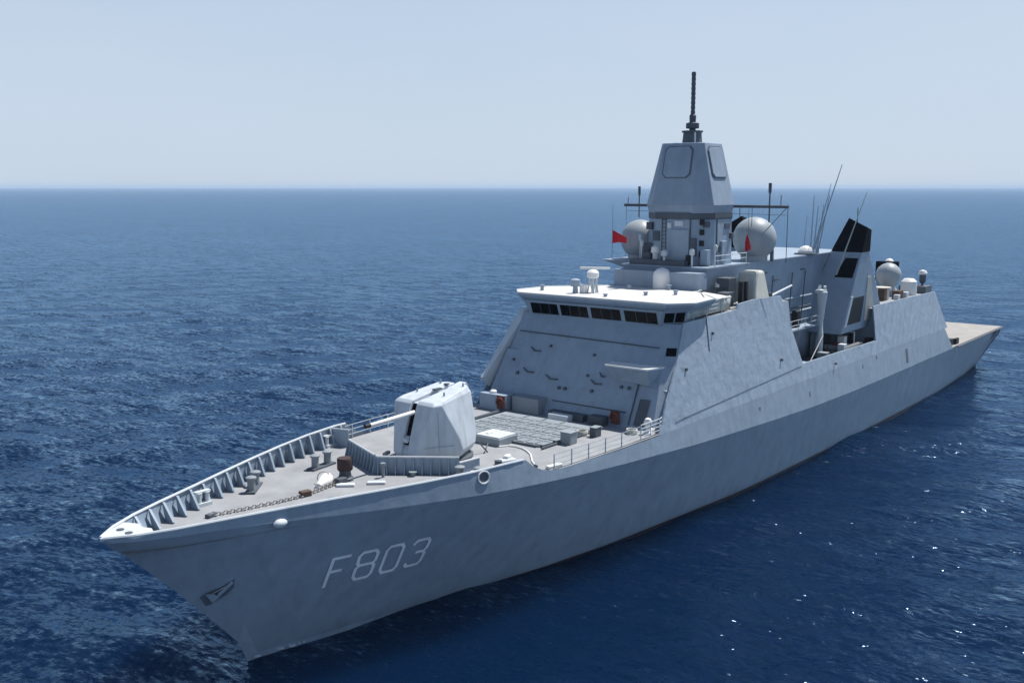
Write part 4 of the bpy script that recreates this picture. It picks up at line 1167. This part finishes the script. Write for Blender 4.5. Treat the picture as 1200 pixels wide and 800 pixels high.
    for i in range(44):
        s = 45.9 + 9.4 * i / 43
        a0.append([P(s, 7.85 - .075 * (s - 45.5) + .07 * math.sin(i * 1.9) * e2, z) - t.location for z, e2 in ((16.78, 1.4), (17.35, 1.0), (17.93, .6))])
    for a, b in zip(a0[:-1], a0[1:]):
        for k in range(2): m.face([a[k], b[k], b[k + 1], a[k + 1]])
    o = m.build('canvas', M_CANVAS, t, smooth=True)
    md = o.modifiers.new('thick', 'SOLIDIFY'); md.thickness = .02
    # boat in the bay
    t = thing('inflatable_boat', 'grey rigid inflatable boat with white console stowed in the port boat bay', 'boat', P(84.5, 6.3, 9.75))
    m = MB(); pts = [Vector((3.4, -1.0, 0)), Vector((-2.0, -1.05, 0)), Vector((-3.3, -.6, .25)), Vector((-3.8, 0, .4)), Vector((-3.3, .6, .25)), Vector((-2.0, 1.05, 0)), Vector((3.4, 1.0, 0))]
    m.path(pts, .3, 12); m.build('tube', M_RUBBER, t, smooth=True)
    m = MB(); m.hull([Vector(q) for q in ((3.2, -.9, 0), (3.2, .9, 0), (-2.6, -.8, .1), (-2.6, .8, .1), (-3.5, 0, .3), (3.0, 0, -.7), (-2.0, 0, -.6))]); m.build('boat_hull', M_LIGHT, t)
    m = MB(); m.box(.5, 0, .2, .9, .8, .95); m.build('console', M_WHITE, t, bevel=.08)
    m = MB(); m.box(3.2, 0, .0, .5, .5, 1.1); m.build('outboard_engine', M_BLACK, t, bevel=.1)
    m = MB(); m.path([Vector((2.0, -.8, .2)), Vector((2.0, -.8, 1.5)), Vector((2.0, .8, 1.5)), Vector((2.0, .8, .2))], .06); m.build('roll_bar', M_WHITE, t)
    m = MB(); m.box(-1.2, 0, .15, 1.2, .6, .4); m.build('seat', M_ORANGE, t, bevel=.06)
    m = MB(); m.box(-1.8, 0, -1.0, .3, 1.5, .75); m.box(1.8, 0, -1.0, .3, 1.5, .75)
    tag(m.build('boat_cradle', M_GREY, None), 'grey cradle blocks standing under the inflatable boat', 'cradle').location = t.location
loose()

# ------------------------------------------------------------------ sea
def sea_mat():
    m, n, b = mat_new('sea_water')
    L = n.links.new
    n.nodes.remove(b)
    out = n.nodes.get('Material Output')
    body = n.nodes.new('ShaderNodeSubsurfaceScattering')   # light scattered back from the deep
    body.falloff = 'BURLEY'
    body.inputs['Color'].default_value = (0.0009, 0.0085, 0.030, 1)
    body.inputs['Scale'].default_value = 14.0
    body.inputs['Radius'].default_value = (1.0, 1.0, 1.0)
    gl = n.nodes.new('ShaderNodeBsdfGlossy')
    gl.inputs['Color'].default_value = (0.52, 0.76, 1.0, 1)
    gl.inputs['Roughness'].default_value = 0.09
    fr = n.nodes.new('ShaderNodeFresnel')
    fr.inputs['IOR'].default_value = 1.4
    fk = n.nodes.new('ShaderNodeMath'); fk.operation = 'MULTIPLY'; fk.use_clamp = True
    fk.inputs[1].default_value = 0.86                    # facets hiding one another at a low angle
    L(fr.outputs[0], fk.inputs[0])
    ms = n.nodes.new('ShaderNodeMixShader')
    L(fk.outputs[0], ms.inputs[0]); L(body.outputs[0], ms.inputs[1]); L(gl.outputs[0], ms.inputs[2])
    L(ms.outputs[0], out.inputs['Surface'])
    tc = n.nodes.new('ShaderNodeTexCoord')
    prev = None
    for sc, st, det, rot, asp in ((0.25, 0.42, 3, 20, .45), (0.8, 0.24, 4, -8, .5), (2.6, 0.07, 3, 30, .7)):
        mp = n.nodes.new('ShaderNodeMapping')
        mp.inputs['Rotation'].default_value = (0, 0, R(-38 + rot))
        mp.inputs['Scale'].default_value = (1.0, asp, 1.0)
        L(tc.outputs['Object'], mp.inputs['Vector'])
        no = n.nodes.new('ShaderNodeTexNoise')
        no.inputs['Scale'].default_value = sc
        no.inputs['Detail'].default_value = det
        no.inputs['Roughness'].default_value = .55
        no.inputs['Distortion'].default_value = .3
        L(mp.outputs[0], no.inputs['Vector'])
        bp = n.nodes.new('ShaderNodeBump')
        bp.inputs['Strength'].default_value = 1.0
        bp.inputs['Distance'].default_value = st
        L(no.outputs['Fac'], bp.inputs['Height'])
        if prev: L(prev, bp.inputs['Normal'])
        prev = bp.outputs[0]
    # steep little crests, few and far between: these catch the sun
    nt3 = n.nodes.new('ShaderNodeTexNoise')
    nt3.inputs['Scale'].default_value = 2.2
    nt3.inputs['Detail'].default_value = 2
    mp3 = n.nodes.new('ShaderNodeMapping')
    mp3.inputs['Rotation'].default_value = (0, 0, R(-38)); mp3.inputs['Scale'].default_value = (1.0, 0.45, 1.0)
    L(tc.outputs['Object'], mp3.inputs['Vector']); L(mp3.outputs[0], nt3.inputs['Vector'])
    s3 = n.nodes.new('ShaderNodeVectorMath'); s3.operation = 'SUBTRACT'; s3.inputs[1].default_value = (0.5, 0.5, 0.5)
    L(nt3.outputs['Color'], s3.inputs[0])
    l3 = n.nodes.new('ShaderNodeVectorMath'); l3.operation = 'LENGTH'
    L(s3.outputs[0], l3.inputs[0])
    k3 = n.nodes.new('ShaderNodeMath'); k3.operation = 'MULTIPLY'; k3.inputs[1].default_value = 3.8
    L(l3.outputs['Value'], k3.inputs[0])
    v3 = n.nodes.new('ShaderNodeVectorMath'); v3.operation = 'SCALE'
    L(s3.outputs[0], v3.inputs[0]); L(k3.outputs[0], v3.inputs['Scale'])
    f3 = n.nodes.new('ShaderNodeVectorMath'); f3.operation = 'MULTIPLY_ADD'
    f3.inputs[1].default_value = (1, 1, 0)
    L(v3.outputs[0], f3.inputs[0]); L(prev, f3.inputs[2])
    prev = f3.outputs[0]
    # capillary ripples as free slopes, so that the far sea stays rough instead of turning into a mirror
    nv = n.nodes.new('ShaderNodeTexNoise')
    nv.inputs['Scale'].default_value = 3.2
    nv.inputs['Detail'].default_value = 3
    mp = n.nodes.new('ShaderNodeMapping')
    mp.inputs['Rotation'].default_value = (0, 0, R(-38))
    mp.inputs['Scale'].default_value = (1.0, 0.6, 1.0)
    L(tc.outputs['Object'], mp.inputs['Vector']); L(mp.outputs[0], nv.inputs['Vector'])
    sb = n.nodes.new('ShaderNodeVectorMath'); sb.operation = 'SUBTRACT'
    sb.inputs[1].default_value = (0.5, 0.5, 0.5)
    L(nv.outputs['Color'], sb.inputs[0])
    ml = n.nodes.new('ShaderNodeVectorMath'); ml.operation = 'MULTIPLY'
    ml.inputs[1].default_value = (0.55, 0.55, 0.0)
    L(sb.outputs[0], ml.inputs[0])
    nv2 = n.nodes.new('ShaderNodeTexNoise')
    nv2.inputs['Scale'].default_value = 0.42
    nv2.inputs['Detail'].default_value = 2
    mp2 = n.nodes.new('ShaderNodeMapping')
    mp2.inputs['Rotation'].default_value = (0, 0, R(-38))
    mp2.inputs['Scale'].default_value = (1.0, 0.35, 1.0)
    L(tc.outputs['Object'], mp2.inputs['Vector']); L(mp2.outputs[0], nv2.inputs['Vector'])
    ml2 = n.nodes.new('ShaderNodeVectorMath'); ml2.operation = 'MULTIPLY_ADD'
    ml2.inputs[1].default_value = (0.5, 0.5, 0.0)
    ml2.inputs[2].default_value = (-0.25, -0.25, 0.0)
    L(nv2.outputs['Color'], ml2.inputs[0])
    a2 = n.nodes.new('ShaderNodeVectorMath'); a2.operation = 'ADD'
    L(ml2.outputs[0], a2.inputs[0]); L(prev, a2.inputs[1])
    # gusts: patches of rougher and calmer water
    gu = n.nodes.new('ShaderNodeTexNoise'); gu.inputs['Scale'].default_value = 0.022; gu.inputs['Detail'].default_value = 4
    mpg = n.nodes.new('ShaderNodeMapping'); mpg.inputs['Rotation'].default_value = (0, 0, R(-38)); mpg.inputs['Scale'].default_value = (1.0, .45, 1)
    L(tc.outputs['Object'], mpg.inputs['Vector']); L(mpg.outputs[0], gu.inputs['Vector'])
    gr = n.nodes.new('ShaderNodeMapRange')
    gr.inputs['From Min'].default_value = .36; gr.inputs['From Max'].default_value = .64
    gr.inputs['To Min'].default_value = .35; gr.inputs['To Max'].default_value = 1.5
    L(gu.outputs['Fac'], gr.inputs['Value'])
    gs = n.nodes.new('ShaderNodeVectorMath'); gs.operation = 'SCALE'
    L(ml.outputs[0], gs.inputs[0]); L(gr.outputs[0], gs.inputs['Scale'])
    ad = n.nodes.new('ShaderNodeVectorMath'); ad.operation = 'ADD'
    L(gs.outputs[0], ad.inputs[0]); L(a2.outputs[0], ad.inputs[1])
    nm = n.nodes.new('ShaderNodeVectorMath'); nm.operation = 'NORMALIZE'
    L(ad.outputs[0], nm.inputs[0])
    L(nm.outputs[0], gl.inputs['Normal']); L(nm.outputs[0], fr.inputs['Normal'])
    return m

def sea():
    rng = np.random.default_rng(3)
    cx, cy = cam.location.x, cam.location.y
    nr, na = 560, 900
    fa = math.atan2(FWD.y, FWD.x)
    # finer spacing ahead of the camera
    a1 = np.linspace(-R(48), R(48), 640)
    a2 = np.linspace(R(48), 2 * math.pi - R(48), na - 640 + 2)[1:-1]
    ang = np.concatenate([a1, a2]) + fa
    na = len(ang)
    rad = np.concatenate([[0.0], np.geomspace(6, 26000, nr - 1)])
    X = cx + rad[:, None] * np.cos(ang)[None, :]
    Y = cy + rad[:, None] * np.sin(ang)[None, :]
    cell = np.maximum(np.gradient(rad), 0.2)[:, None]
    Zh = np.zeros_like(X); 
    wind = fa + R(8)                          # waves run towards the far left
    for i in range(70):
        lam = 2.2 * (22 / 2.2) ** rng.random()
        th = wind + rng.normal(0, .55)
        k = 2 * math.pi / lam
        amp = 0.0024 * lam ** 0.95
        ph = rng.random() * 2 * math.pi
        fade = np.clip((lam / cell - 2.5) / 3.5, 0, 1)
        Zh += amp * fade * np.sin(k * (X * math.cos(th) + Y * math.sin(th)) + ph + .6 * np.sin(X * .013 * i % 3 + Y * .017))
    co = np.stack([X, Y, Zh], -1).reshape(-1, 3)
    idx = np.arange(nr * na).reshape(nr, na)
    j = (np.arange(na) + 1) % na
    q = np.stack([idx[:-1, :], idx[1:, :], idx[1:][:, j], idx[:-1][:, j]], -1).reshape(-1, 4)
    me = bpy.data.meshes.new('sea')
    me.vertices.add(len(co)); me.vertices.foreach_set('co', co.ravel().astype(np.float32))
    me.loops.add(q.size); me.loops.foreach_set('vertex_index', q.ravel().astype(np.int32))
    me.polygons.add(len(q)); me.polygons.foreach_set('loop_start', (np.arange(len(q)) * 4).astype(np.int32))
    me.polygons.foreach_set('use_smooth', np.ones(len(q), dtype=bool))
    me.update(); me.validate()
    me.materials.append(sea_mat())
    o = bpy.data.objects.new('sea', me); COL.objects.link(o)
    tag(o, 'dark blue rippled sea reaching to the horizon', 'sea', kind='structure')
sea()

def foam():
    m = paint('foam_water', (0.62, 0.68, 0.72), 0.9, 0.2)
    rng = random.Random(5)
    mb = MB()
    for i in range(26):
        t = rng.random() ** 1.6
        s = 9.05 + 3.2 * t; p = (wlp(s) + .12 + .25 * rng.random()) * rng.choice((1, 1, -1)) if s > 9.3 else rng.uniform(-.35, .35)
        r = rng.uniform(.06, .2) * (1.15 - .7 * t)
        ring = []
        for k in range(8):
            a = 2 * math.pi * k / 8; rr = r * rng.uniform(.6, 1.25)
            ring.append(P(s + rr * 1.5 * math.cos(a), p + rr * math.sin(a), .10 + .04 * rng.random()))
        mb.loft([ring, [v * 1.0 + Vector((0, 0, .03)) for v in ring]])
    tag(mb.build('foam', m, smooth=True), 'little white foam lapping at the stem', 'foam', kind='stuff')
foam()

# ------------------------------------------------------------------ haze
def haze():
    m = bpy.data.materials.new('haze_air'); m.use_nodes = True
    n = m.node_tree; n.nodes.clear()
    v = n.nodes.new('ShaderNodeVolumePrincipled')
    v.inputs['Color'].default_value = (0.60, 0.74, 0.90, 1)
    v.inputs['Density'].default_value = 0.00008
    v.inputs['Anisotropy'].default_value = 0.0
    o = n.nodes.new('ShaderNodeOutputMaterial')
    n.links.new(v.outputs[0], o.inputs['Volume'])
    mb = MB(); bmesh.ops.create_cube(mb.bm, size=1)
    for q in mb.bm.verts: q.co = Vector((q.co.x * 54000, q.co.y * 54000, 21 + q.co.z * 46))
    h = mb.build('haze', m)
    tag(h, 'thin pale sea haze in front of the far horizon', 'haze', kind='stuff')
haze()
